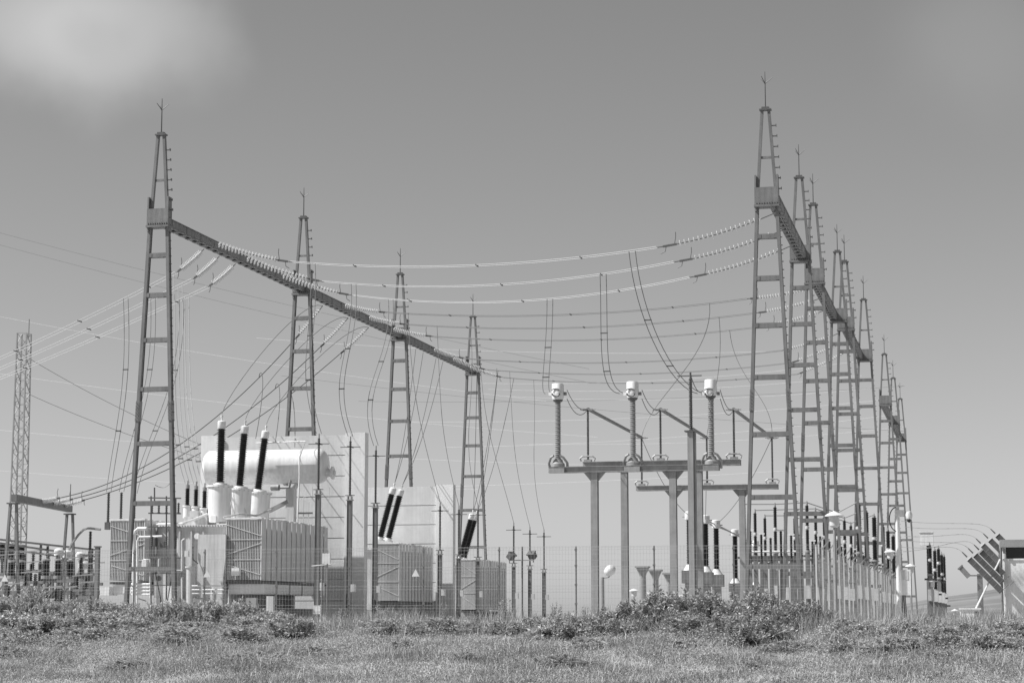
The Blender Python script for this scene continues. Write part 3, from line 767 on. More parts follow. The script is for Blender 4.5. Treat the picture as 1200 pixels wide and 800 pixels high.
BA = [bus_post(px, 481, S2, z2, 'slim dark insulator holding the upper end of a sloping bus tube, %s of three' % ['leftmost', 'middle', 'rightmost'][j]) for j, px in enumerate((689, 774, 860))]
q3 = BA[0].x; s3 = on_q(752, 540, q3).y
z3 = wide_beam(s3, 746, 912, 571, 0.22, 'farther lower steel frame carrying three slim bus insulators', (790, 870))
BB = [bus_post(px, 514, s3, z3, 'slim dark insulator holding the lower far end of a bus tube, %s of three' % ['leftmost', 'middle', 'rightmost'][j]) for j, px in enumerate((752, 828.5, 905))]
for j in range(3):
    wire('bus_tube', [BA[j], BB[j]], 0.07, 'steel', 'straight grey bus tube sloping away between slim insulators, %s of three' % ['leftmost', 'middle', 'rightmost'][j], 'bus tube', 'sloping bus tubes')
    # jumpers from the transformer heads to the bus tubes
    for k, (dz, sg) in enumerate(((0.12, 0.28), (-0.22, 0.40))):
        a = CT[j] + Vector((0.36, 0, dz)); wire('jumper_wire', cat_pts(a, BA[j] + Vector((0, 0, 0.0)), sg, 12), 0.014, 'wire_dark', '%s jumper wire sagging from the %s high current transformer to its bus tube' % (['upper', 'lower'][k], ['leftmost', 'middle', 'rightmost'][j]), 'wire', 'jumper wires')
# tall column with its own post insulator
p = on_s(812, 640, 74.6); zc = on_s(812, 506, 74.6).z; zi = on_s(812, 440, 74.6).z
t = thing('insulator_column', 'thick steel column with a tall ribbed insulator on top, left of the nearest right tower', 'column', (p.x, 74.6, 0))
part('column', MB().box((-0.14, -0.14, 0), (0.07, 0.14, zc)), 'steel_light', t)
part('column_flange', MB().box((0.073, -0.11, 0), (0.15, 0.12, zc - 0.03)), 'steel', t)
part('cap_plate', MB().box((-0.24, -0.22, zc + 0.002), (0.22, 0.22, zc + 0.05)), 'steel_dark', t)
part('insulator', MB().lathe(sheds(0.05, 0.08, zi - zc - 0.15, 0.075), 14, (-0.02, 0, zc + 0.05)), 'porcelain_brown', t, smooth=True)
part('terminal', MB().tube([(-0.02, 0, zi - 0.12), (-0.02, 0, zi + 0.12)], 0.04, 6).tube([(-0.5, 0, zi), (0.4, 0, zi)], 0.025, 6), 'steel_dark', t)
COLTOP = Vector((p.x, 74.6, zi))

# ================================================================== BREAKERS BEYOND THE RIGHT ROW
def breaker(px, ytop, ybot, s, label, group, r=0.15, cap=False, two=True, post=True):
    a = on_s(px, ytop, s); b = on_s(px, ybot, s); L = a.z - b.z
    t = thing('breaker_pole', label, 'breaker pole', (b.x, s, 0), group)
    if post: part('pedestal', MB().channel((0, 0, 0), (0, 0, b.z - 0.12), 0.22, 0.24, (0, 1, 0), 0.025).box((-0.03, -0.09, 0), (0.03, 0.09, b.z - 0.125)), 'steel', t)
    if post: part('drive_cabinet', lambda: MB().box((-0.17, -0.36, 1.1), (0.17, -0.122, 1.75)), 'tank_paint', t, key='drvcab')
    if post: part('bracket', MB().bar((-0.34, 0, b.z - 0.3), (0.34, 0, b.z - 0.3), 0.10, 0.12), 'steel_dark', t)
    part('base_flange', MB().lathe([(r * 1.5, -0.115), (r * 1.5, -0.06), (r * 1.1, -0.05), (r * 1.1, 0)], 14, (0, 0, b.z)), 'steel_light', t, smooth=True)
    hs = (L - 0.2) / 2
    part('insulator', MB().lathe(sheds(r * 0.68, r, hs, 0.09), 14, (0, 0, b.z)), 'porcelain_black', t, smooth=True)
    part('middle_flange', MB().lathe([(r * 0.7, 0), (r * 0.7, 0.04), (r * 1.0, 0.05), (r * 1.0, 0.15), (r * 0.7, 0.16), (r * 0.7, 0.2)], 14, (0, 0, b.z + hs)), 'tank_paint', t, smooth=True)
    part('insulator', MB().lathe(sheds(r * 0.68, r, hs, 0.09), 14, (0, 0, b.z + hs + 0.2)), 'porcelain_black', t, smooth=True)
    part('top_terminal', MB().lathe([(r * 0.5, 0), (r * 0.5, 0.1), (0.03, 0.12), (0.03, 0.22)], 10, (0, 0, a.z)), 'steel_light', t, smooth=True)
    return Vector((b.x, s, a.z + 0.15))
rows = [[(872.5, 594), (885.5, 601), (897, 607)], [(909, 594), (921, 600), (932, 607)], [(946.5, 592), (956.5, 599), (966.5, 606)], [(982.5, 604), (990.5, 610), (998, 616)], [(1007, 591), (1016, 600), (1025.5, 606)]]
BRT = {}
SB = [102.5, 108.3, 114.2]
for g, row in enumerate(rows):
    for j, (px, y) in enumerate(row):
        H = 724 - y; yb = y + (52 if g != 4 else 55) * 102.5 / SB[j]
        BRT[(g, j)] = breaker(px, y, yb, SB[j], 'black two-stage breaker pole beyond the right row, %s line from left, %s' % (LR[g], ORD[j]), 'breaker poles beyond the right row', r=0.10 if g < 4 else 0.155)
for j, (px, y) in enumerate([(1035.5, 617), (1041.5, 622), (1047.5, 628)]):
    breaker(px, y, y + 43, 127 + 6.5 * j, 'black breaker pole seen just left of the white concrete pole, %s of three' % ['leftmost', 'middle', 'rightmost'][j], 'breaker poles near the white pole', r=0.15)
for j, (px, y, yb) in enumerate([(1090.5, 640, 672), (1096.5, 645, 690), (1100.5, 643, 676), (1104.5, 650, 695), (1107.5, 652, 704)]):
    breaker(px, y, yb, 118 + 5 * j, 'black breaker pole in the cluster left of the lone hut, %s from the left' % LR[j], 'breaker cluster near the hut', r=0.13)
for j in range(3):
    for g in range(0, 4):
        wire('bus_tube', [BRT[(g, j)], BRT[(g + 1, j)]] if g != 3 else [BRT[(3, j)], BRT[(4, j)]], 0.028, 'wire_mid', 'thin bus tube linking breaker pole tops beyond the right row, %s gap, %s' % (LR[g], ORD[j]), 'bus tube', 'bus tubes on the breakers')
# horizontal service frame behind the first tower
a = on_s(871, 654, 99.0); b = on_s(934, 655, 99.0)
t = thing('service_frame', 'horizontal steel frame and white pipe behind the nearest right tower', 'support frame', (a.x, 99.0, 0))
part('beam', MB().box((0, -0.1, a.z - 0.12), (b.x - a.x, 0.1, a.z + 0.12)), 'steel_dark', t)
part('pipe', MB().tube([(-0.1, -0.1, a.z + 0.32), (b.x - a.x, -0.1, a.z + 0.32)], 0.05, 6), 'white_paint', t)
for x in (0.1, 1.3, 2.4): part('post', MB().box((x, -0.07, 0), (x + 0.14, 0.07, a.z - 0.122)), 'steel', t)
# oil-filled instrument transformers with white heads
VT = []
for g, (items, ss) in enumerate([(((808.7, 599, 10, 616, 661, 683), (827.5, 603.5, 10, 614, 663, 684), (840, 609, 10, 620, 666, 687)), (98, 103, 107)), (((862, 620, 8, 631, 676, 693), (876, 628, 7, 636, 678, 694), (886, 633, 7, 641, 680, 696)), (118, 123, 127.5))]):
    for j, (px, yt, hh, yi, yb, ybox) in enumerate(items):
        s = ss[j]; p = on_s(px, 680, s); Z = lambda y: on_s(px, y, s).z
        t = thing('instrument_transformer', 'black instrument transformer with white head, %s of the %s group left of breakers' % (['leftmost', 'middle', 'rightmost'][j], ['nearer', 'farther'][g]), 'instrument transformer', (p.x, s, 0), 'instrument transformers')
        part('pedestal', MB().box((-0.22, -0.2, 0), (0.22, 0.2, Z(ybox) - 0.01)), 'steel_light', t)
        part('base_tank', MB().box((-0.36, -0.33, Z(ybox)), (0.36, 0.33, Z(yb + 7))), 'steel', t)
        part('dome', MB().lathe([(0.33, 0), (0.26, 0.1), (0.19, 0.22), (0.17, 0.28)], 16, (0, 0, Z(yb + 7) + 0.002)), 'white_paint', t, smooth=True)
        zi0 = Z(yb + 7) + 0.28
        part('insulator', MB().lathe(sheds(0.12, 0.175, Z(yt + hh) - zi0, 0.08), 14, (0, 0, zi0)), 'porcelain_black', t, smooth=True)
        part('head', MB().lathe([(0.19, 0), (0.22, 0.03), (0.22, Z(yt) - Z(yt + hh) - 0.03), (0.18, Z(yt) - Z(yt + hh)), (0.05, Z(yt) - Z(yt + hh) + 0.02)], 18, (0, 0, Z(yt + hh))), 'white_paint', t, smooth=True)
        part('terminal', MB().tube([(-0.34, 0, Z(yt + 6)), (0.34, 0, Z(yt + 6))], 0.03, 6), 'steel_light', t)
        VT.append(Vector((p.x, s, Z(yt + 5))))
# white head on a mast right of the white pole
p = on_s(1085.5, 632, 121)
t = thing('instrument_transformer', 'lone boxy white transformer head above the breaker cluster at right', 'instrument transformer', (p.x, 121, 0))
part('head', MB().box((-0.36, -0.4, on_s(1085, 639, 121).z), (0.40, 0.4, on_s(1085, 624, 121).z)).box((-0.40, -0.44, on_s(1085, 624, 121).z + 0.002), (0.44, 0.44, on_s(1085, 623, 121).z + 0.04)), 'white_paint', t)
part('insulator', MB().lathe(sheds(0.09, 0.13, 1.9, 0.08), 12, (0.1, 0, on_s(1085, 639, 121).z - 1.9)), 'porcelain_black', t, smooth=True)
part('pedestal', MB().box((-0.04, -0.14, 0), (0.24, 0.14, on_s(1085, 639, 121).z - 1.905)), 'steel', t)

# flared concrete posts, lamps, floodlights
for j, (px, y) in enumerate(((753, 663), (768, 667), (784.5, 671))):
    s = 87 + 3.3 * j; p = on_s(px, y, s)
    t = thing('flared_post', 'grey post with flared funnel top behind the front fence, %s of three' % ['leftmost', 'middle', 'rightmost'][j], 'post', (p.x, s, 0), 'flared posts')
    part('shaft', MB().lathe([(0.17, 0), (0.14, p.z - 0.42)], 14), 'steel_light', t, smooth=True)
    part('funnel', MB().lathe([(0.14, 0), (0.17, 0.1), (0.27, 0.30), (0.27, 0.34)], 14, (0, 0, p.z - 0.418)), 'steel_light', t, smooth=True)
    part('top_plate', MB().box((-0.29, -0.29, p.z - 0.075), (0.29, 0.29, p.z)), 'steel_light', t)
def lantern(px, ytop, s, label, r=0.30):
    p = on_s(px, ytop, s); z = p.z; k = r / 0.30
    t = thing('lantern_post', label, 'lamp post', (p.x, s, 0), 'white lantern posts')
    part('post', MB().lathe([(0.075*k, 0), (0.075*k, 0.3), (0.05*k, 0.32), (0.045*k, z - 0.52*k)], 12), 'steel_light', t, smooth=True)
    part('lamp_glass', MB().lathe([(0.09*k, z - 0.52*k), (0.15*k, z - 0.46*k), (0.165*k, z - 0.17*k)], 16), 'lamp_glass', t, smooth=True)
    part('lamp_hood', MB().lathe([(r, z - 0.165*k), (r*1.0, z - 0.14*k), (0.22*k, z - 0.09*k), (0.04*k, z - 0.01*k), (0.03*k, z)], 20), 'white_paint', t, smooth=True)
for (px, y, s, lab, r) in ((977.5, 598.5, 67.5, 'large white lantern post in front of the right-hand fence', 0.31), (1043, 643, 92, 'white lantern post just left of the white concrete pole', 0.26), (1067, 660, 114, 'white lantern post right of the white concrete pole', 0.30),
                           (1092, 678, 118, 'white lantern post in front of the far breaker cluster', 0.28), (1119, 713, 125, 'tiny low white lantern left of the hut', 0.22), (911.5, 659, 76, 'low white lantern between the legs of the nearest right tower', 0.16),
                           (743, 689, 90, 'low white lantern left of the flared posts', 0.22), (799, 696, 90, 'low white lantern right of the flared posts', 0.20)):
    lantern(px, y, s, lab, r)
def floodlight(px, y, s, rz, label, white=False):
    p = on_s(px, y, s)
    t = thing('floodlight', label, 'floodlight', (p.x, s, p.z - 0.1), 'floodlights')
    part('housing', MB().box((-0.20, -0.14, 0.0), (0.20, 0.14, 0.34)).box((-0.23, -0.17, 0.29), (0.23, 0.17, 0.36)), 'white_paint' if white else 'steel_dark', t, rot=(0.7, 0, rz))
    part('bracket', MB().tube([(0, 0, -0.25), (0, 0, 0.1)], 0.03, 6), 'steel', t)
    return p
floodlight(597, 652, 108, 1.2, 'dark floodlight tilted up beside the leftmost far arrester')
floodlight(625, 651, 109, -0.4, 'dark boxy floodlight between the far arresters')
t = thing('floodlight_pole', 'thin pole with cross arm carrying the two dark floodlights', 'pole', on_s(612, 700, 108.3).to_tuple()[:2] + (0,))
z0 = on_s(612, 656, 108.3).z
part('pole', MB().tube([(0, 0, 0), (0, 0, on_s(612, 640, 108.3).z)], 0.05, 8), 'steel', t)
part('cross_arm', MB().tube([(-0.75, 0, z0), (0.65, 0, z0)], 0.03, 6), 'steel', t)
# white camera-like lamp on short mast
p = on_s(706, 700, 84)
t = thing('lamp_mast', 'short mast with a bulbous white lamp head behind the front fence', 'lamp', (p.x, 84, 0))
part('mast', MB().lathe([(0.09, 0), (0.08, on_s(706, 676, 84).z)], 10), 'steel_light', t, smooth=True)
q0 = on_s(715, 668, 84); m = MB(); m.lathe([(0.10, -0.22), (0.2, -0.16), (0.22, 0.05), (0.15, 0.2), (0.05, 0.24)], 16, (q0.x - p.x, 0, q0.z), (0.5, -0.5, 0.4)); part('lamp_head', m, 'white_paint', t, smooth=True)
part('arm', MB().tube([(0, 0, on_s(706, 677, 84).z), (0.28, 0, on_s(706, 676, 84).z), (q0.x - p.x, 0, q0.z - 0.1)], 0.025, 6), 'steel', t)

# ================================================================== FENCE
def mesh_panel(w, h):
    m = MB(); n = int(w / 0.10)
    for i in range(n + 1):
        x = i * w / n; m.bar((x, 0, 0), (x, 0, h), 0.0045, 0.0045)
    z = 0.05
    while z < h:
        m.bar((0, 0.008, z), (w, 0.008, z), 0.005, 0.005, (0, 1, 0)); z += 0.2
    for zz in (0.35, 0.95, 1.55, h - 0.12):
        m.bar((0, -0.025, zz), (w, -0.025, zz), 0.007, 0.007); m.bar((0, -0.025, zz + 0.1), (w, -0.025, zz + 0.1), 0.007, 0.007)
    return m
FH = 2.30
ff = thing('mesh_fence', 'welded mesh fence with thin posts along the front of the yard', 'fence', (Q_C, S_F, 0))
nP = 15
for i in range(nP + 1):
    x = -i * 2.5
    part('post', lambda: MB().box((-0.02, 0.02, 0.0), (0.02, 0.06, FH + 0.03)).box((-0.04, -0.015, 0.5), (0.04, 0.02, 0.55)).box((-0.04, -0.015, 1.1), (0.04, 0.02, 1.15)).box((-0.04, -0.015, 1.7), (0.04, 0.02, 1.75)).box((-0.04, -0.015, 2.2), (0.04, 0.02, 2.25)), 'steel', ff, key='fpost', loc=(x, 0, 0.08))
    if i < nP: part('mesh_panel', lambda: mesh_panel(2.44, FH), 'fence_wire', ff, key='fpanel', loc=(x - 2.47, 0, 0.12))
fr = thing('mesh_fence', 'receding right-hand mesh fence with pale posts and sloping top bars', 'fence', (Q_C + 0.05, S_F, 0))
for i in range(26):
    y = i * 2.5
    part('post', lambda: MB().box((-0.022, -0.022, 0.0), (0.022, 0.022, FH + 0.05)), 'white_paint', fr, key='rpost', loc=(0, y, 0.05))
    part('barb_arm', lambda: MB().bar((0, 0, FH), (0.24, 0.0, FH + 0.28), 0.04, 0.05), 'steel_light', fr, key='rarm', loc=(0, y, 0.05))
    def rp_():
        m = MB(); n = 8
        for k in range(n + 1): m.bar((0, k * 2.44 / n, 0), (0, k * 2.44 / n, FH), 0.0045, 0.0045)
        z = 0.05
        while z < FH: m.bar((0.008, 0, z), (0.008, 2.44, z), 0.005, 0.005, (1, 0, 0)); z += 0.2
        m.bar((0, 0, FH), (0, 2.44, FH), 0.04, 0.04); return m
    if i < 25:
        part('mesh_panel', rp_, 'fence_wire', fr, key='rpanel', loc=(-0.02, y + 0.03, 0.1))
        def barbs():
            m = MB()
            for d in (0.08, 0.16, 0.235): m.bar((d, 0, FH + d * 1.166 + 0.03), (d, 2.5, FH + d * 1.166 + 0.03), 0.012, 0.012)
            return m
        part('barbed_wire', barbs, 'fence_wire', fr, key='barb', loc=(0, y, 0.05))
part('corner_brace', MB().bar((0.0, 0.1, 1.9), (0.0, 2.2, 0.15), 0.04, 0.04), 'steel_light', fr)
# warning signs: pale triangles on the fence
for j, (px, py, s) in enumerate(((242.5, 672, 63.93), (487, 671, 63.93), (5.5, 677, 63.93), (1032, 668, 63.93))[:3]):
    p = on_s(px, py, s)
    t = thing('warning_sign', 'small pale triangular warning sign on the front fence, %s from the left' % LR[[1, 2, 0][j]], 'sign', (p.x, s, p.z), 'warning signs on the fence')
    def tri():
        m = MB(); m.add([(-0.13, 0, -0.11), (0.13, 0, -0.11), (0, 0, 0.13), (-0.13, 0.012, -0.11), (0.13, 0.012, -0.11), (0, 0.012, 0.13)], [(0, 1, 2), (5, 4, 3), (0, 3, 4, 1), (1, 4, 5, 2), (2, 5, 3, 0)]); return m
    part('sign_plate', tri, 'white_paint', t, key='tri')
# meter boxes on thin fence-side poles
for j, (px, y0, y1, s) in enumerate(((371, 709, 719, 64.5), (382, 648, 660, 64.6))):
    p = on_s(px, (y0 + y1) / 2, s); h = on_s(px, y0, s).z - on_s(px, y1, s).z
    t = thing('meter_box', 'small pale box fixed %s behind the front fence right of the near radiators' % ['low', 'high'][j], 'box', (p.x, s, p.z - h / 2), 'small boxes behind the fence')
    part('case', MB().box((-0.13, 0, 0), (0.13, 0.12, h)), 'white_paint', t)
    part('pole', MB().tube([(0.0, 0.16, -(p.z - h / 2)), (0.0, 0.16, h + 0.1)], 0.025, 6), 'steel', t)
p = on_s(374, 640, 65.2)
t = thing('ladder_pole', 'slim pole with ladder rungs and side arm in front of the near radiators', 'pole', (p.x, 65.2, 0))
part('pole', MB().tube([(0, 0, 0), (0, 0, on_s(374, 664, 65.2).z)], 0.035, 6).tube([(0.12, 0, 0), (0.12, 0, on_s(374, 664, 65.2).z)], 0.02, 6), 'steel', t)
for k in range(5): part('rung', MB().tube([(0, 0, 0.3 + k * 0.28), (0.12, 0, 0.3 + k * 0.28)], 0.012, 5), 'steel_light', t)
zz = on_s(374, 663, 65.2).z; part('side_arm', MB().tube([(-0.25, 0, zz), (0.45, 0, zz + 0.06)], 0.025, 6), 'steel_light', t)

# ================================================================== RIGHT EDGE: pole, hut, building, ducts
p = on_s(1053, 660, 90.0); zt = on_s(1053, 593, 90.0).z
t = thing('concrete_pole', 'white concrete utility pole with a cabinet and cable hoop, right of the fence', 'utility pole', (p.x, 90.0, 0))
part('shaft', MB().lathe([(0.125, 0), (0.09, zt)], 16), 'white_paint', t, smooth=True)
part('top_bracket', MB().box((-0.1, -0.2, zt - 0.42), (0.30, -0.05, zt - 0.16)), 'white_paint', t)
part('camera_dome', MB().lathe([(0.03, -0.2), (0.14, -0.12), (0.17, 0.05), (0.12, 0.18), (0.03, 0.22)], 16, (0.48, -0.12, zt - 0.42)), 'white_paint', t, smooth=True)
part('dome_lens', MB().lathe([(0.02, -0.09), (0.09, -0.03), (0.10, 0.02)], 12, (0.50, -0.16, zt - 0.62)), 'dark_opening', t, smooth=True)
part('cable_hoop', MB().tube([(-0.02 - 0.32 * math.sin(a), -0.05, zt - 0.55 + 0.52 * math.cos(a)) for a in [math.radians(x) for x in range(0, 181, 15)]], 0.025, 6), 'cable_black', t, smooth=True)
c0 = on_s(1057, 697, 89.9); c1 = on_s(1067, 667, 89.9)
cb_ = part('cabinet', MB().box((c0.x - p.x, -0.3, c0.z), (c1.x - p.x, 0.05, c1.z)), 'white_paint', t)
part('cabinet_door', MB().box((c0.x - p.x + 0.06, -0.315, c0.z + 0.65), (c0.x - p.x + 0.30, -0.302, c1.z - 0.05)), 'tank_paint', cb_)
part('cable', MB().tube([(0.1, -0.1, 0), (0.14, -0.12, c0.z)], 0.02, 5).tube([(0.2, -0.1, 0), (0.19, -0.12, c0.z)], 0.02, 5).tube([(0.3, -0.1, 0), (0.25, -0.12, c0.z)], 0.02, 5), 'cable_black', t)
p = on_s(1137, 720, 76.0); w0 = on_s(1125, 720, 76.0).x - p.x; w1 = on_s(1148.5, 720, 76.0).x - p.x; zt = on_s(1137, 712, 76.0).z
t = thing('equipment_hut', 'small low white box hut with dark louvre at right', 'hut', (p.x, 76.0, 0))
part('wall', MB().box((w0, 0, 0), (w1, 1.2, zt - 0.055)), 'white_paint', t)
part('roof', MB().box((w0 - 0.04, -0.05, zt - 0.05), (w1 + 0.04, 1.25, zt)), 'white_paint', t)
part('louvre', MB().box((w1 - 0.2, -0.012, 0.05), (w1 - 0.05, -0.002, zt - 0.12)), 'steel_dark', t)
SBD = 78.0
p = on_s(1176, 680, SBD); zr = on_s(1190, 632, SBD).z; zw = on_s(1190, 641, SBD).z; zs = on_s(1190, 656, SBD).z
t = thing('control_building', 'pale rendered flat-roofed building at the right edge with a dark ribbon window', 'building', (p.x, SBD, 0))
part('wall', MB().box((0, 0, 0), (9, 14, zs)), 'rendered_wall', t)
part('window_sill', MB().box((0.0, -0.04, zs + 0.002), (9, 0.2, zs + 0.06)), 'concrete_light', t)
part('window_band', MB().box((0.12, 0.10, zs + 0.062), (9, 0.3, zw)), 'dark_opening', t)
part('corner_post', MB().box((0.0, 0.0, zs + 0.062), (0.115, 0.25, zw)), 'rendered_wall', t)
part('side_wall', MB().box((0.0, 0.305, zs + 0.062), (0.2, 14, zw)), 'rendered_wall', t)
part('roof', MB().box((-0.10, -0.12, zw + 0.003), (9.1, 14.1, zr)), 'concrete_dark', t)
part('downpipe', MB().tube([(-0.06, -0.1, 0), (-0.06, -0.1, zw)], 0.045, 8), 'steel', t, smooth=True)
part('lamp', MB().box((0.02, -0.16, zw - 0.22), (0.10, -0.02, zw - 0.06)), 'steel_dark', t)
# slanted cable ducts with cables arching into them
DUCT = [(1134, 653, 1174, 693), (1141, 648.5, 1175, 682.5), (1148, 644.5, 1176, 672.5), (1150, 637, 1177, 664), (1158.5, 631, 1178, 650.5), (1167, 625.5, 1179, 637.5)]
for j, (xa, ya, xb_, yb_) in enumerate(DUCT):
    s = (77.0, 77.35, 77.7, 81.5, 81.9, 82.3)[j]
    a = on_s(xa, ya, s); b = on_s(xb_, yb_, s); d = b - a; n_ = d.normalized()
    t = thing('cable_duct', 'slanted grey cable duct rising from the building wall, %s from the left' % LR[j], 'cable duct', a, 'slanted cable ducts')
    part('duct_channel', MB().bar(n_ * 0.08, d, 0.20, 0.30, (0, 1, 0)), 'duct_steel', t)
    m = MB()
    for k in range(1, 7): m.bar(n_ * (0.08 + k * 0.26), n_ * (0.10 + k * 0.26), 0.21, 0.31, (0, 1, 0))
    part('duct_seams', m, 'steel', t)['kind'] = 'stuff'
    up = V(n_.z, 0, -n_.x)
    if up.z < 0: up = -up
    part('duct_edge', MB().bar(up * 0.108 + n_ * 0.08, d + up * 0.108, 0.012, 0.31, (0, 1, 0)), 'steel_light', t)
    part('duct_lip', MB().bar(n_ * 0.03, n_ * 0.078, 0.23, 0.33, (0, 1, 0)), 'white_paint', t)
    part('cable_gland', MB().tube([-n_ * 0.03, -n_ * 0.28], [0.035, 0.02], 6), 'steel_dark', t)
    st = on_s((1052, 1055, 1058, 1060, 1060, 1056)[j], (640, 632, 646, 628, 617, 610)[j], 104 + j)
    tip = a - n_ * 0.27
    dd = st - tip
    pts = bez(tip, tip - n_ * 0.55, tip + dd * 0.35 + V(0, 0, -0.05), st, 26)
    wire('power_cable', pts, 0.011, 'wire_mid', 'cable arching from the yard into the slanted duct %s from the left' % LR[j], 'cable', 'cables into the ducts')
t = thing('strut', 'thin pale strut leaning against the building under the ducts', 'strut', on_s(1137, 726, 77.2).to_tuple())
d = on_s(1172, 655, 77.6) - on_s(1137, 726, 77.2)
part('bar', MB().tube([(0, 0, 0), d], 0.035, 6), 'white_paint', t)
p = on_s(1149, 700, 92); t = thing('floodlight_mast', 'grey post with an arm and a tilted floodlight under the cable ducts', 'lamp post', (p.x, 92, 0))
part('mast', MB().box((-0.12, -0.1, 0), (0.12, 0.1, on_s(1149, 672, 92).z)), 'steel', t)
za = on_s(1149, 674, 92).z; part('arm', MB().tube([(0, -0.12, za), (-0.5, -0.12, za)], 0.03, 6), 'steel_dark', t)
part('lamp_head', MB().bar((-0.46, -0.12, za - 0.06), (-0.80, -0.12, za + 0.34), 0.22, 0.34).bar((-0.80, -0.12, za + 0.34), (-0.84, -0.12, za + 0.385), 0.28, 0.38), 'steel', t)

# ================================================================== LEFT EDGE: lattice mast, low gantry, medium-voltage gear
p = on_s(20, 650, 104); zt = on_s(20, 391, 104).z
t = thing('lattice_mast', 'tall narrow lattice steel mast at the left edge', 'mast', (p.x, 104, 0))
def mw(z): return 0.37 - 0.09 * z / zt
for a, b in ((-1, -1), (1, -1), (1, 1), (-1, 1)):
    part('corner_leg', MB().bar((a*mw(0), b*mw(0), 0), (a*mw(zt), b*mw(zt), zt), 0.07, 0.07), 'steel_light', t)
nb = 24; h = zt / nb
for i in range(nb):
    z0, z1 = i * h, (i + 1) * h; m = MB()
    for (a, b, c, d_) in ((-1, -1, 1, -1), (1, -1, 1, 1), (1, 1, -1, 1), (-1, 1, -1, -1)):
        if i % 2: a, b, c, d_ = c, d_, a, b
        m.bar((a*mw(z0), b*mw(z0), z0), (c*mw(z1), d_*mw(z1), z1), 0.035, 0.035); m.bar((a*mw(z1), b*mw(z1), z1), (c*mw(z1), d_*mw(z1), z1), 0.03, 0.03)
    part('lattice_bay', m, 'steel_light', t)
part('top_rod', MB().tube([(0.28, 0, zt - 0.2), (0.28, 0, zt + 0.8)], 0.02, 5), 'steel_dark', t)
# low portal gantry
sa = 84.0; pa = on_s(16, 583, sa); pb_ = on_s(82, 596, 92.0)
def low_leg(t, q, s, z, k):
    for e in (-0.42, 0.42): part('leg', MB().bar((q + e, s, 0), (q + e * 0.35, s, z), 0.10, 0.13), 'steel', t)
    part('cap_plate', MB().box((q - 0.24, s - 0.2, z), (q + 0.24, s + 0.2, z + 0.06)), 'steel_dark', t)
t = thing('low_gantry', 'low steel portal gantry with paired legs below the lattice mast', 'gantry', (pa.x, pa.y, 0))
low_leg(t, 0, 0, pa.z - 0.28, 0); dq, ds = pb_.x - pa.x, pb_.y - pa.y
low_leg(t, dq, ds, pb_.z - 0.28, 1)
part('beam', MB().bar((0, 0, pa.z), (dq, ds, pb_.z), 0.32, 0.26, (1, 0, 0)), 'steel', t)
part('rod', MB().tube([(dq, ds, pb_.z), (dq, ds, pb_.z + 1.2)], 0.02, 5), 'steel_dark', t)
LOWG = []
for j in range(3):
    a = Vector((pa.x, pa.y, pa.z + 0.1)).lerp(Vector((pb_.x, pb_.y, pb_.z + 0.1)), 0.45 + 0.2 * j)
    LOWG.append(a)
# medium-voltage apparatus
MV = []
for j, (px, y0, y1, s) in enumerate(((53.5, 657, 674, 82), (68, 657, 674, 83.5), (81.5, 658, 675, 85), (13, 640, 655, 90), (25, 640, 655, 91), (13.5, 659, 674, 84), (25.5, 659, 674, 84.6), (2, 638, 655, 90))):
    p = on_s(px, y1, s); zt = on_s(px, y0, s).z
    t = thing('stack_insulator', 'squat black insulator with pale cap at left, %s' % ['left of the front trio', 'middle of the front trio', 'right of the front trio', 'upper one under the lattice mast', 'upper one right of the mast foot', 'lower one under the lattice mast', 'lower one right of the mast foot', 'upper one cut by the picture edge'][j], 'insulator', (p.x, s, p.z - 0.14), 'squat black insulators')
    h = zt - p.z
    part('insulator', MB().lathe(sheds(0.13, 0.185, h, 0.075), 16, (0, 0, 0.14)), 'porcelain_black', t, smooth=True)
    part('cap', MB().lathe([(0.19, 0), (0.19, 0.07), (0.1, 0.1)], 16, (0, 0, 0.14 + h + 0.002)), 'steel_light', t, smooth=True)
    part('base', MB().lathe([(0.2, 0), (0.2, 0.138)], 16), 'steel_light', t, smooth=True)
    MV.append(Vector((p.x, s, zt)))
def low_frame(px0, px1, py, s, posts, label, th=0.16, bx=True):
    a = on_s(px0, py, s); b = on_s(px1, py, s)
    t = thing('switchgear_frame', label, 'support frame', (a.x, s, 0), 'low switchgear frames')
    part('beam', MB().bar((0, 0, a.z), (b.x - a.x, 0, b.z), th, 0.3, (0, 1, 0)), 'steel', t)
    for px in posts:
        x = on_s(px, py, s).x - a.x; zc = a.z + (b.z - a.z) * x / (b.x - a.x) - th / 2 - 0.004
        part('post', MB().box((x - 0.09, -0.09, 0), (x + 0.09, 0.09, zc)), 'steel', t)
    if bx:
        x = (b.x - a.x)
        for k in range(3):
            xx = x * (0.2 + 0.3 * k)
            part('diagonal_brace', MB().bar((xx - 0.3, -0.17, a.z - 0.75), (xx + 0.3, -0.17, a.z - 0.1), 0.06, 0.05), 'steel_dark', t)
            part('drive_box', MB().box((xx - 0.16, -0.32, a.z - 1.1), (xx + 0.16, -0.17, a.z - 0.78)), 'tank_paint', t)
low_frame(46, 88, 680, 83.4, (48, 70, 86), 'dark steel frame under the three squat black insulators')
low_frame(0, 116, 694, 86.5, (2, 20, 40, 62, 92, 108), 'long low steel switchgear frame at the left edge', 0.2)
low_frame(-6, 34, 679, 85.0, (6, 30), 'short steel frame under the lattice mast insulators', 0.15)
for j, (y0, y1) in enumerate(((631, 644), (635, 652), (641, 657))):
    wire('bus_tube', [on_s(-8, y0, 88), on_s(112, y1, 94)], 0.05, 'steel_light', 'horizontal pale bus tube above the low switchgear at left, %s from the top' % LR[j], 'bus tube', 'bus tubes at left')
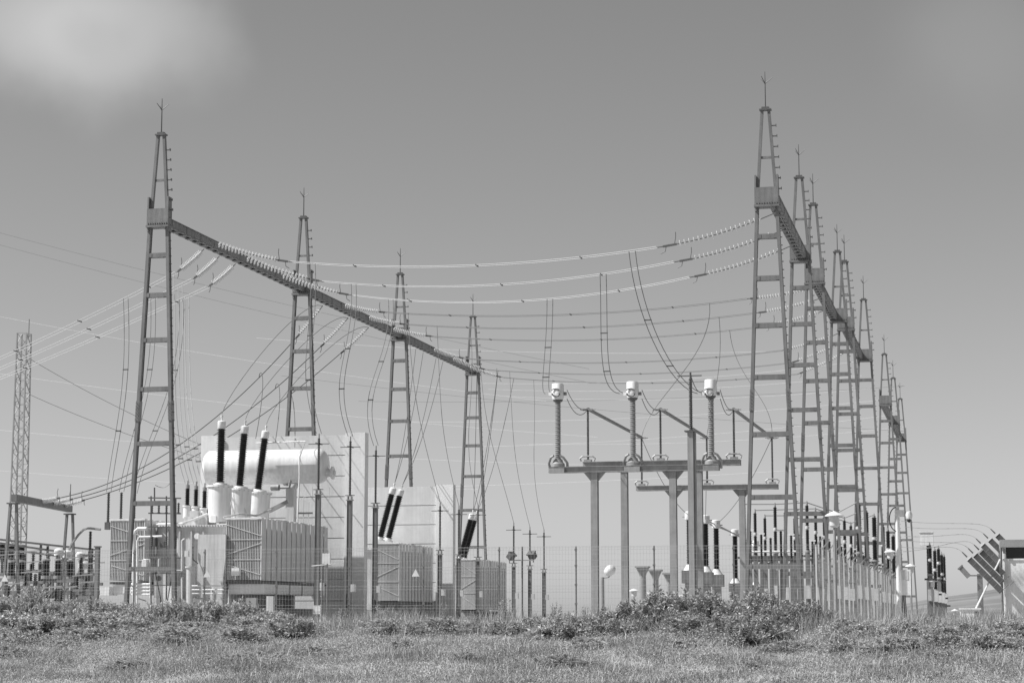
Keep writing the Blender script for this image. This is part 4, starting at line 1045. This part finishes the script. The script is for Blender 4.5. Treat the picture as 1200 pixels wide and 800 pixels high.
for j, px in enumerate((48, 56, 108)):
    p = on_s(px, 636 + 3 * j, 91); t = thing('bus_support', 'dark bus support post in the low switchgear at left, %s' % LR[j], 'post', (p.x, 91, 0), 'bus supports at left')
    part('post', MB().box((-0.08, -0.08, 0), (0.08, 0.08, p.z - 0.95)), 'steel', t)
    part('insulator', MB().lathe(sheds(0.05, 0.09, 0.94, 0.07), 12, (0, 0, p.z - 0.948)), 'porcelain_brown', t, smooth=True)
for j, (px, y) in enumerate(((69, 646), (79, 648), (94, 650), (97, 661))):
    p = on_s(px, y + 6, 89 + j); t = thing('switch_head', 'white rounded switch head in the low switchgear at left, %s from the left' % LR[j], 'switch', (p.x, 89 + j, 0), 'white switch heads')
    part('head', MB().lathe([(0.12, 0), (0.22, 0.05), (0.23, 0.3), (0.15, 0.38), (0.03, 0.4)], 16, (0, 0, p.z)), 'white_paint', t, smooth=True)
    part('post', MB().box((-0.08, -0.08, 0), (0.08, 0.08, p.z - 0.5)), 'steel_light', t)
    part('insulator', MB().lathe(sheds(0.06, 0.10, 0.49, 0.07), 12, (0, 0, p.z - 0.495)), 'porcelain_grey', t, smooth=True)
p0 = on_s(86, 633, 90)
wire('bus_tube', [on_s(78, 650, 90), on_s(84, 637, 90), on_s(92, 626, 90), on_s(98, 620, 90), on_s(103, 618.5, 90), on_s(118, 620, 90)], 0.06, 'steel_light', 'bent pale tube elbow rising left of the near radiators', 'bus tube')
p = on_s(113.5, 680, 77); t = thing('steel_post', 'plain grey steel post just left of the near radiators', 'post', (p.x, 77, 0))
part('post', MB().channel((0, 0, 0), (0, 0, on_s(113, 641, 77).z), 0.16, 0.18), 'steel', t); part('cap', MB().box((-0.12, -0.12, on_s(113, 641, 77).z + 0.002), (0.12, 0.12, on_s(113, 641, 77).z + 0.05)), 'steel_dark', t)


k_ = 0
for (px, y, s_) in ((8, 652, 87), (34, 648, 88), (42, 660, 83), (62, 650, 88), (90, 655, 88.5), (101, 652, 89), (110, 662, 84), (96, 676, 83), (36, 672, 81.5), (104, 684, 82), (16, 686, 81), (60, 690, 81.5), (78, 690, 82)):
    a = on_s(px, y, s_); h = 0.75 if y < 668 else 0.5
    t = thing('disconnect_switch', 'small disconnect switch with paired dark insulators in the left switchgear, %s' % (LR[k_] + ' built from the front' if False else ['below the lattice mast', 'upper row second', 'left of the front trio', 'behind the front trio', 'upper row fourth', 'upper row fifth', 'beside the plain post', 'low by the plain post', 'low left of the trio', 'lowest at right', 'lowest at left', 'lowest under the trio', 'lowest right of the trio'][k_]), 'switch', (a.x, s_, 0), 'disconnect switches at left')
    for e in (-0.22, 0.22):
        part('insulator', lambda: MB().lathe(sheds(0.05, 0.10, h, 0.08), 12), 'porcelain_black' if k_ % 3 else 'porcelain_brown', t, smooth=True, key=('dsi', h, k_ % 3 == 0), loc=(e, 0, a.z - h))
    part('blade', lambda: MB().bar((-0.45, 0, 0.05), (0.50, 0, 0.13), 0.05, 0.06), 'steel_light', t, key='dsb', loc=(0, 0, a.z))
    part('base_beam', MB().box((-0.42, -0.1, a.z - h - 0.13), (0.42, 0.1, a.z - h - 0.003)), 'steel', t)
    part('post', MB().box((-0.07, -0.07, 0), (0.07, 0.07, a.z - h - 0.134)), 'steel', t)
    part('operating_rod', MB().tube([(0.2, -0.12, 0.2), (0.12, -0.12, a.z - h)], 0.018, 5), 'steel_dark', t)
    k_ += 1
a = on_s(106, 626, 90); t = thing('bus_support', 'slim post holding the bent tube elbow left of the near radiators', 'post', (a.x, 90, 0))
part('post', MB().box((-0.07, -0.07, 0), (0.07, 0.07, a.z - 0.8)), 'steel', t); part('insulator', MB().lathe(sheds(0.05, 0.09, 0.95, 0.07), 12, (0, 0, a.z - 0.798)), 'porcelain_brown', t, smooth=True)
# post insulators between the right row and the breakers
for k_, (px, y, yb, s_) in enumerate(((879, 622, 655, 92), (892, 626, 656, 95), (903, 630, 657, 98), (915, 622, 652, 93), (927, 627, 654, 96), (939, 630, 655, 99), (952, 634, 656, 100), (961, 628, 650, 104), (972, 634, 654, 108), (986, 640, 656, 112), (1002, 644, 658, 116), (1012, 650, 664, 121))):
    a = on_s(px, y, s_); b = on_s(px, yb, s_)
    t = thing('post_insulator', 'slim dark post insulator low among the breakers beyond the right row, %s from left' % LR[k_], 'insulator', (a.x, s_, 0), 'post insulators among the breakers')
    part('insulator', MB().lathe(sheds(0.045, 0.075, a.z - b.z, 0.08), 12, (0, 0, b.z)), 'porcelain_black', t, smooth=True)
    part('post', MB().channel((0, 0, 0), (0, 0, b.z - 0.04), 0.14, 0.15), 'steel', t)
    part('base_plate', MB().box((-0.2, -0.12, b.z - 0.038), (0.2, 0.12, b.z - 0.002)), 'steel_dark', t)
    part('terminal', MB().box((-0.16, -0.04, a.z + 0.002), (0.16, 0.04, a.z + 0.07)), 'white_paint', t)

# ================================================================== DROPPERS AND OTHER WIRES
POS3 = ['leftmost', 'middle', 'rightmost']
# right-hand droppers to the current transformers
for j, (px, py) in enumerate(((643.5, 345), (707, 320), (741, 294))):
    b = 2 - j
    pts = BAYP[(0, b)]
    best = min(range(200), key=lambda i: abs((lambda w: 600 + FPX * w.x / (w.y * math.cos(TILT) + (w.z - EYE) * math.sin(TILT)) - px)(W(pick(pts, i / 200)))))
    st = pick(pts, best / 200); en = CT[j] + Vector((-0.38, 0, 0.0))
    d = en - st
    pts2 = bez(st, st + Vector((d.x * 0.10, d.y * 0.1, d.z * 0.55)), en + Vector((-0.9 if j else -0.35, 0, -0.25)) + Vector((0, -d.y * 0.1, -d.z * 0.08)), en)
    wire('dropper', pts2, 0.015, 'wire_dark', 'twin dropper wires hanging to the %s high current transformer' % POS3[j], 'wire', 'droppers to the current transformers', twin=0.24, spacers=(0.33, 0.62), side=(1, 0, 0))
# droppers to the arresters
for g in range(3):
    for j in range(3):
        st = pick(BAYP[(g, j)], (0.06, 0.06, 0.05)[g] + 0.03 * j); en = ARR[(g, j)]
        d = en - st
        pts2 = bez(st, st + Vector((0.2, d.y * 0.05, d.z * 0.45)), en + Vector((-0.9, -d.y * 0.25, -d.z * 0.42)), en)
        wire('dropper', pts2, 0.014, 'wire_mid', 'dropper wire from the %s span to the %s arrester beside the %s transformer' % (BAY[g], LR[j], ['nearest', 'middle', 'farthest'][g]), 'wire', 'droppers to the arresters', twin=0.2 if g == 0 else 0, spacers=(0.4, 0.7), side=(1, 0, 0))
# droppers from the left-going lines to the small arresters
for j in range(3):
    st = pick(LEFT[j], 0.10 + 0.06 * (2 - j)); en = LARR[j]; d = en - st
    pts2 = bez(st, st + Vector((0.2, d.y * 0.1, d.z * 0.5)), en + Vector((0.5, -d.y * 0.2, -d.z * 0.35)), en)
    wire('dropper', pts2, 0.014, 'wire_mid', 'twin dropper wires to the %s small arrester over the left radiators' % LR[j], 'wire', 'droppers left of the nearest tower', twin=0.2, spacers=(0.3, 0.65), side=(1, 0, 0))
for j, (x0, y0, x1, y1) in enumerate(((200, 345, 219.5, 566), (214, 352, 229.5, 567), (222, 350, 239.5, 568))):
    st = on_s(x0, y0, 77.4); en = on_s(x1, y1, 77.4); d = en - st
    st = pick(LEFT[j], 0.02 + 0.03 * j)
    d = en - st
    wire('dropper', bez(st, st + Vector((0.15, d.y * 0.1, d.z * 0.5)), en + Vector((-0.8, -d.y * 0.1, -d.z * 0.3)), en), 0.014, 'wire_bright', 'pale dropper wires to the %s low-voltage bushing of the nearest transformer' % LR[j], 'wire', 'droppers to the low-voltage bushings', twin=0.18, spacers=(0.78, 0.86), side=(1, 0, 0))
# tension lines from the middle span of the left row down to the low gantry
BT = [Vector((-29.92, 77.5 + 2.2 * j, 8.1)) for j in range(3)]
DLINE = []
S_LINE = [(378, 362), (408, 377), (432, 390)]
for j in range(3):
    p0 = on_q(*S_LINE[j], TQ - 0.3); p0.z = 14.6; e = LOWG[j]
    v = (e - p0); u_ = 2.6 / v.length
    pts = cat_pts(p0, e, 1.9 - 0.25 * j, 40)
    k = 4; DLINE.append(pts)
    insulator_string(pts[0], pts[k], 'glass disc string on the left side of the middle left girder, %s' % PH[j], 'strings left of the left row', 12)
    insulator_string(pts[40], pts[37], 'glass disc string on the low gantry at left, %s' % PH[j], 'strings on the low gantry', 11)
    wire('conductor', pts[k:38], 0.022, 'wire_dark', 'dark line falling from the middle left girder to the low gantry, %s' % PH[j], 'conductor', 'dark lines to the low gantry')
    hd = Vector((-29.92 + math.tan(math.radians((0.5, 4.5, 7.0)[j])) * 2.75, BT[j].y, 5.55 + 2.75)); st = min(pts, key=lambda p: abs(p.x - hd.x - 0.9))
    wire('jumper_wire', bez(hd, hd + Vector((0.1, 0.3, 1.0)), st + Vector((-0.7, -1.0, 0.3)), st, 14), 0.012, 'wire_dark', 'thin looped wire on top of the %s tall bushing of the nearest transformer' % LR[j], 'wire', 'bushing jumpers')
for j in range(3):               # short hooked droppers on the dark lines
    p = DLINE[j][9 + j]; q_ = DLINE[j][13 + j]
    wire('dropper', bez(p, p + Vector((0.1, -0.2, 0.5)), p + Vector((0.9, -1.2, 0.2)), Vector((-30.9 + 0.9 * j, 84.2, 7.9 - 0.2 * j)), 14), 0.018, 'wire_dark', 'short hooked wire hanging from a dark line above the conservator, %s' % PH[j], 'wire', 'hooked droppers')
# slack lines from the rear span down to the farther bushings
for j in range(2):
    for k in range(2):
        p0 = Vector((TQ - 0.25, TS[2] + 4 + 4.2 * j + 1.5 * k, 14.6))
        e = Vector((-28.5 - 0.45 + math.sin(math.radians(15)) * 2.8, 94.5 + (2.2, 3.6)[j], 4.0 + 2.75))
        wire('jumper_wire', cat_pts(p0, e, 0.7, 16), 0.016, 'wire_dark', '%s dark line from the rear left girder to the %s slanted bushing between the walls' % (['nearer', 'farther'][k], ['left', 'right'][j]), 'wire', 'dark lines to the bushings')
        e2 = Vector((-28.17 - 0.55 + math.sin(math.radians(16)) * 2.8, 109.5 + (2.0, 2.9)[j], 3.45 + 2.7))
        wire('jumper_wire', cat_pts(pick(BAYP[(2, j + k)], 0.04), e2, 0.8, 16), 0.016, 'wire_dark', '%s dark line from the rear span to the %s bushing of the farthest transformer' % (['nearer', 'farther'][k], ['left', 'right'][j]), 'wire', 'dark lines to the bushings')
# far lines in the background
FAR = [((-40, 262), (690, 432), 150, 'wire_mid'), ((-40, 276), (690, 448), 150, 'wire_mid'), ((-40, 363), (640, 470), 150, 'wire_left'), ((-40, 432), (700, 512), 150, 'wire_left'), ((-40, 500), (700, 545), 160, 'wire_left'), ((-40, 548), (560, 573), 160, 'wire_left'),
       ((300, 573), (1048, 542), 160, 'wire_left'), ((330, 440), (1060, 505), 165, 'wire_mid'), ((420, 470), (1060, 452), 165, 'wire_mid'), ((620, 520), (1060, 500), 165, 'wire_left'), ((30, 460), (330, 560), 120, 'wire_dark'), ((26, 415), (300, 545), 120, 'wire_dark'),
       ((560, 449), (1000, 424), 132, 'wire_left'), ((572, 456), (1010, 440), 136, 'wire_left'), ((590, 464), (1020, 455), 140, 'wire_left'), ((480, 494), (1040, 468), 145, 'wire_left'), ((520, 524), (1046, 486), 150, 'wire_left'), ((300, 396), (900, 412), 140, 'wire_left')]
for j, (a, b, s, m_) in enumerate(FAR):
    wire('overhead_line', cat_pts(on_s(a[0], a[1], s), on_s(b[0], b[1], s + 6), 0.5, 20), 0.014, m_, 'thin distant overhead line crossing the sky behind the yard, %s counted from the top left' % LR[j], 'wire', 'distant overhead lines')
for j, (b) in enumerate(((1, 0), (1, 1), (1, 2))):
    st = pick(BAYP[b], 0.9); wire('dropper', bez(st, st + Vector((0.2, 0, -2.5)), Vector((BB[j].x, BB[j].y + 2, BB[j].z + 2)), BB[j]), 0.014, 'wire_dark', 'dropper wire from the middle span to the far end of the %s bus tube' % POS3[j], 'wire', 'droppers to the bus tubes')
for j in range(3):
    wire('jumper_wire', cat_pts(VT[j], BB[min(j, 2)], 0.5, 12), 0.014, 'wire_dark', 'wire from the %s nearer white-headed instrument transformer up to a bus tube' % POS3[j], 'wire', 'wires over the instrument transformers')
    wire('bus_tube', [VT[j], VT[j + 3]], 0.03, 'wire_mid', 'bus tube linking the %s instrument transformers' % POS3[j], 'bus tube', 'bus tubes on the instrument transformers')
wire('jumper_wire', cat_pts(COLTOP, CT[2] + Vector((-0.3, 0, 0.1)), 0.25, 12), 0.016, 'wire_dark', 'looped wire between the tall column insulator and the rightmost high current transformer', 'wire')

# ================================================================== VEGETATION
def np_mesh(name, v, f3, m):
    me = bpy.data.meshes.new(name)
    nv, nf = len(v), len(f3)
    me.vertices.add(nv); me.vertices.foreach_set('co', np.asarray(v, np.float32).ravel())
    me.loops.add(nf * 3); me.loops.foreach_set('vertex_index', np.asarray(f3, np.int32).ravel())
    me.polygons.add(nf); me.polygons.foreach_set('loop_start', np.arange(0, nf * 3, 3, dtype=np.int32)); me.polygons.foreach_set('loop_total', np.full(nf, 3, np.int32))
    me.update(); me.validate()
    me.materials.append(MATS[m]); return me
gz = np.vectorize(ground_z)
def blades(n, s_lo, s_hi, hmin, hmax, wid, lean, mask=None):
    s = rng.uniform(s_lo, s_hi, n); half = s * 0.262 + 1.5
    q = -0.231 * s + rng.uniform(-1, 1, n) * half
    dens = 0.5 + 0.5 * np.sin(q * 1.3 + 2.1 * np.sin(s * 0.7)) * np.sin(s * 0.9 + 1.7 * np.sin(q * 0.6))
    keep = rng.uniform(0, 1, n) < (0.35 + 0.65 * dens)
    s, q, dens = s[keep], q[keep], dens[keep]; n = len(s)
    z = gz(q, s)
    h = rng.uniform(hmin, hmax, n) * (0.55 + 0.75 * dens); an = rng.uniform(0, 2 * PI, n); la = rng.uniform(0, 2 * PI, n); ln = rng.uniform(0.1, lean, n) * h
    wx, wy = np.cos(an) * wid / 2, np.sin(an) * wid / 2
    b = np.stack([q, s, z - 0.02], 1); m1 = b + np.stack([np.cos(la) * ln * 0.35, np.sin(la) * ln * 0.35, h * 0.6], 1); tip = b + np.stack([np.cos(la) * ln, np.sin(la) * ln, h], 1)
    wv = np.stack([wx, wy, np.zeros(n)], 1)
    v = np.stack([b - wv, b + wv, m1 + wv * 0.8, m1 - wv * 0.8, tip], 1).reshape(-1, 3)
    i = np.arange(n)[:, None] * 5
    f = np.concatenate([i + [0, 1, 2], i + [0, 2, 3], i + [3, 2, 4]], 0)
    return v, f
def to_world(v): 
    o = np.empty_like(v); o[:, 0] = v[:, 0] * CA + v[:, 1] * SA; o[:, 1] = -v[:, 0] * SA + v[:, 1] * CA; o[:, 2] = v[:, 2]; return o
v, f = blades(200000, 46.5, 63.4, 0.06, 0.17, 0.018, 1.8)
o = link('meadow_grass', np_mesh('meadow_grass', to_world(v), f, 'grass'), None); o['kind'] = 'stuff'; tag(o, 'pale meadow grass covering the slope in front of the fence', 'grass')
v, f = blades(14000, 47, 63.3, 0.20, 0.42, 0.012, 0.8)
o = link('dry_grass', np_mesh('dry_grass', to_world(v), f, 'straw'), None); o['kind'] = 'stuff'; tag(o, 'taller dry straw stalks scattered through the meadow', 'grass')
v, f = blades(16000, 59.8, 63.5, 0.28, 0.66, 0.016, 0.5)
o = link('tall_grass', np_mesh('tall_grass', to_world(v), f, 'leaf_pale'), None); o['kind'] = 'stuff'; tag(o, 'tall feathery grass stalks in a fringe just below the kerb', 'grass')
def leaf_tris(c, d, up, L, Wd):
    """diamond leaves: base c, direction d, side vector up"""
    tip = c + d * L[:, None]; mid = c + d * (L * 0.45)[:, None]
    return np.stack([c, mid + up * Wd[:, None], tip, mid - up * Wd[:, None]], 1)
def unit(v): return v / np.maximum(np.linalg.norm(v, axis=1, keepdims=True), 1e-6)
def quads(C, D, ll, lw):
    n = len(C); sd_ = unit(np.cross(D, rng.normal(0, 1, (n, 3))))
    v = leaf_tris(C, D, sd_, rng.uniform(0.6, 1.35, n) * ll, rng.uniform(0.7, 1.3, n) * lw).reshape(-1, 3)
    i = np.arange(n)[:, None] * 4
    return v, np.concatenate([i + [0, 1, 2], i + [0, 2, 3]], 0)
def plant(n_cl, n_leaf, rad, ll, lw, cl_r, sprigs, droop=0.0):
    """one shrub of unit height: leaf clumps on stems filling an uneven dome, sprigs poking out of the top"""
    stem = MB(); C = []; D = []
    for k in range(n_cl):
        an = random.uniform(0, 2 * PI); r = rad * random.random() ** 0.6
        ztop = (1 - 0.55 * (r / rad) ** 2) * random.uniform(0.55, 0.90)
        z = ztop * random.uniform(0.25, 1.0) ** 0.6
        c = Vector((r * math.cos(an), r * math.sin(an), z)); b = Vector((c.x * 0.45, c.y * 0.45, 0))
        stem.tube([b, b.lerp(c, 0.5) + Vector((random.gauss(0, 0.03), random.gauss(0, 0.03), 0.05)), c], [0.011, 0.008, 0.004], 3, caps=False)
        cr = cl_r * random.uniform(0.6, 1.3)
        p = rng.normal(0, 1, (n_leaf, 3)) * [cr, cr, cr * 0.9]; rr = np.linalg.norm(p, axis=1, keepdims=True)
        C.append(np.array(c) + p); D.append(unit(unit(p) + rng.normal(0, 0.6, (n_leaf, 3)) + [0, 0, 0.45 - droop]))
    for k in range(sprigs):
        an = random.uniform(0, 2 * PI); r = rad * 0.8 * math.sqrt(random.random()); h = random.uniform(0.72, 1.12) * (1 - 0.25 * (r / rad) ** 2)
        b = Vector((r * 0.6 * math.cos(an), r * 0.6 * math.sin(an), 0.0)); c = Vector((r * 1.1 * math.cos(an), r * 1.1 * math.sin(an), h))
        stem.tube([b, b.lerp(c, 0.6) + Vector((random.gauss(0, 0.02), random.gauss(0, 0.02), 0.03)), c], [0.009, 0.007, 0.003], 3, caps=False)
        n = n_leaf; u = rng.uniform(0.35, 1.0, n) ** 0.7; p = np.array(b) + (np.array(c) - np.array(b)) * u[:, None] + rng.normal(0, 0.022, (n, 3))
        C.append(p); D.append(unit(rng.normal(0, 1, (n, 3)) * [1, 1, 0.6] + [0, 0, 0.8 - droop]))
    v, f = quads(np.concatenate(C), np.concatenate(D), ll, lw)
    return stem, v, f
PLANTS = {}
def plant_proto(key, m_, *a):
    st, v, f = plant(*a); PLANTS[key] = (st.mesh('stems'), np_mesh('foliage', v, f, m_))
for k in range(4):
    plant_proto(('weed', k), 'leaf', 24, 55, 0.62, 0.095, 0.020, 0.075, 34)
    plant_proto(('bush', k), 'leaf_dark', 32, 85, 0.60, 0.090, 0.015, 0.080, 30, 0.2)
    plant_proto(('pale', k), 'leaf_pale', 26, 60, 0.75, 0.11, 0.028, 0.14, 10)
    plant_proto(('thin', k), 'leaf_pale', 7, 40, 0.30, 0.06, 0.014, 0.07, 9)
def shrub(kind, k, q, s, h, wd, label, group, name='shrub'):
    """h height, wd half width in metres"""
    z = ground_z(q, s) - 0.05
    t = thing(name, label, 'plant', (q, s, z), group, rz=random.uniform(0, 6.28))
    a, b = PLANTS[(kind, k % 4)]
    link('stems', a, 'twig', t); o2 = link('foliage', b, None, t); o2['kind'] = 'stuff'
    r0 = {'weed': 0.62, 'bush': 0.60, 'pale': 0.75, 'thin': 0.30}[kind]
    t.scale = (wd / r0, wd / r0, h)
def at_ground(px, s):
    d = ray(px, 735); return d.x * s / d.y
def by_top(px, top, s):
    q = at_ground(px, s); return q, max(0.15 + (724 - top) * s / 2400.0 - ground_z(q, s) + 0.05, 0.25)
# back row of weed bushes along the left of the fence
for i, px in enumerate([2, 20, 38, 56, 74, 92, 110, 128, 146, 164, 184, 204, 224, 244, 264, 284, 304, 324]):
    s = 62.3 + random.uniform(-0.7, 0.7); top = [695, 701, 690, 706, 700, 707, 700, 710, 706, 712, 708, 704, 703, 702, 709, 707, 713, 719][i] + random.uniform(-3, 2)
    q, h = by_top(px, top, s)
    shrub('weed', i, q, s, h, random.uniform(0.5, 0.7), 'tall leafy weed bush along the fence at left, %s from the left edge' % LR[i], 'weed bushes at left')
# lower front row
for i, px in enumerate([0, 20, 42, 62, 84, 106, 128, 150, 174, 198, 222, 246, 270, 292, 314, 336, 26, 90, 210, 282]):
    s = 59.8 + random.uniform(-1.3, 1.0) - (2.4 if i > 15 else 0); top = 721 + random.uniform(-7, 8) + (4 if px > 140 else 0) + (14 if i > 15 else 0)
    q, h = by_top(px, top, s)
    shrub('weed' if i % 4 else 'pale', i, q, s, h, random.uniform(0.7, 1.05), ('lower weed bush in front of the left weed row, %s from the left edge' % LR[i]) if i < 16 else ('lowest weed clump down the left slope, %s from the left edge' % LR[i - 16]), 'lower weed bushes at left')
# middle: sparse upright weeds against the kerb, low leafy ones before them
for i, (px, top) in enumerate([(362, 722), (402, 714), (424, 718), (447, 706), (468, 716), (520, 708), (538, 722), (556, 715), (575, 722), (592, 703), (628, 718), (652, 704), (668, 716), (686, 712)]):
    s = 62.4 + random.uniform(-0.5, 0.6); q, h = by_top(px, top, s)
    shrub('thin', i, q, s, h, random.uniform(0.16, 0.30), 'sparse upright weed below the middle of the fence, %s from the left' % LR[i], 'sparse weeds at middle', name='weed')
for i, (px, top) in enumerate([(352, 726), (384, 731), (418, 727), (452, 726), (486, 729), (520, 724), (552, 729), (588, 727), (622, 725), (654, 721), (684, 719), (708, 717), (640, 735), (560, 738), (470, 740)]):
    s = 60.4 + random.uniform(-1.2, 0.9) - (2 if top > 740 else 0); q, h = by_top(px, top, s)
    shrub('pale' if i % 3 else 'weed', i, q, s, h, random.uniform(0.5, 0.9), 'low leafy weed on the slope under the middle of the fence, %s from left' % LR[i] if i < 12 else 'low leafy weed farther down the slope at the middle, %s' % ['rightmost', 'middle one', 'leftmost'][i - 12], 'low weeds at middle', name='low_weed')
# the large dark thicket right of centre
NAMES = ['at its left shoulder', 'left of its crest', 'at its crest by the tall column', 'right of its crest', 'in its front middle', 'tall spray under the nearest right tower', 'under the low lantern', 'under the second right tower', 'at its right end', 'low front one at right', 'low front one at left', 'low one at its far left', 'low one in front of its crest', 'lowest front one']
for i, (px, top, s, w) in enumerate([(750, 702, 61.0, 0.8), (782, 693, 61.3, 0.85), (812, 692, 60.8, 0.85), (842, 696, 61.2, 0.8), (866, 704, 59.8, 0.8), (893, 692, 62.0, 0.65), (914, 706, 60.6, 0.65), (942, 704, 61.8, 0.65), (964, 714, 61.8, 0.5), (896, 720, 58.6, 0.75), (800, 718, 58.8, 0.8), (724, 712, 61.0, 0.75), (848, 718, 58.2, 0.75), (872, 728, 57.2, 0.65)]):
    q, h = by_top(px, top, s)
    shrub('bush', i, q, s, h, w, 'dense dark shrub in the thicket right of centre, %s' % NAMES[i], 'thicket shrubs')
# right: pale low growth in front of the kerb
for i, px in enumerate([984, 1002, 1022, 1044, 1064, 1086, 1108, 1130, 1152, 1172, 1192]):
    s = 61.9 + random.uniform(-0.5, 0.9); q, h = by_top(px, 729 + random.uniform(-4, 3) - (3 if px > 1080 else 0), s)
    shrub('pale' if i % 3 else 'weed', i, q, s, h, random.uniform(0.45, 0.65), 'pale leafy growth along the kerb at right, %s from the white pole side' % LR[i], 'pale growth at right', name='low_weed')
for i, (px, s) in enumerate([(990, 59.5), (1024, 59), (1060, 59.8), (1096, 59), (1134, 59.6), (1170, 59), (1100, 56.8), (1050, 56.5), (985, 56.6), (1150, 56.5), (1188, 57), (1190, 60)]):
    q = at_ground(px, s)
    shrub('weed' if i % 2 else 'pale', i, q, s, random.uniform(0.35, 0.55), random.uniform(0.5, 0.8), 'leafy clump on the slope at lower right, %s of the scattered ones' % LR[i] if False else 'leafy clump on the right-hand slope, %s' % ['upper row, far left', 'upper row, second', 'upper row, third', 'upper row, fourth', 'upper row, fifth', 'upper row, sixth', 'lower row, third', 'lower row, second', 'lower row, far left', 'lower row, fourth', 'lower row, far right', 'upper row, far right'][i], 'clumps on the right slope', name='leafy_clump')
# small dark weeds dotted down the slope
for i in range(16):
    px = 20 + i * 76 + random.uniform(-30, 30); s = random.uniform(51.5, 57.5); q = at_ground(px, s)
    shrub('pale', i, q, s, random.uniform(0.20, 0.32), random.uniform(0.4, 0.9), 'small leafy weed on the open slope, %s from the left edge' % LR[i], 'small weeds on the slope', name='weed')
# ground cover: countless small weed leaves through the meadow, thicker towards the fence
n = 330000
s = 46.5 + 17.0 * rng.uniform(0, 1, n) ** 0.8; q = -0.231 * s + rng.uniform(-1, 1, n) * (s * 0.262 + 1.5)
dn = np.sin(q * 0.8 + 3 * np.sin(s * 0.45)) * np.sin(s * 1.1 + 2 * np.sin(q * 0.5)) + 0.6 * np.sin(q * 2.9 + 1.5 * np.sin(s * 2.1)) * np.sin(s * 2.3 + q)
up = np.clip((s - 52) / 8, 0, 1); kp = rng.uniform(-1.3, 1.1, n) < dn + up * 0.5
q, s, dn, up = q[kp], s[kp], dn[kp], up[kp]; n = len(q)
z = gz(q, s) + rng.uniform(0.0, 1.0, n) ** 1.3 * (0.10 + 0.17 * np.clip(dn + 0.4, 0, 1.4) * (0.25 + 0.75 * up))
v, f = quads(np.stack([q, s, z], 1), unit(rng.normal(0, 1, (n, 3)) + [0, 0, 0.5]), 0.055, 0.013)
o = link('ground_cover', np_mesh('ground_cover', to_world(v), f, 'leaf_pale'), None); o['kind'] = 'stuff'; tag(o, 'small weed leaves spread low through the meadow', 'weeds')
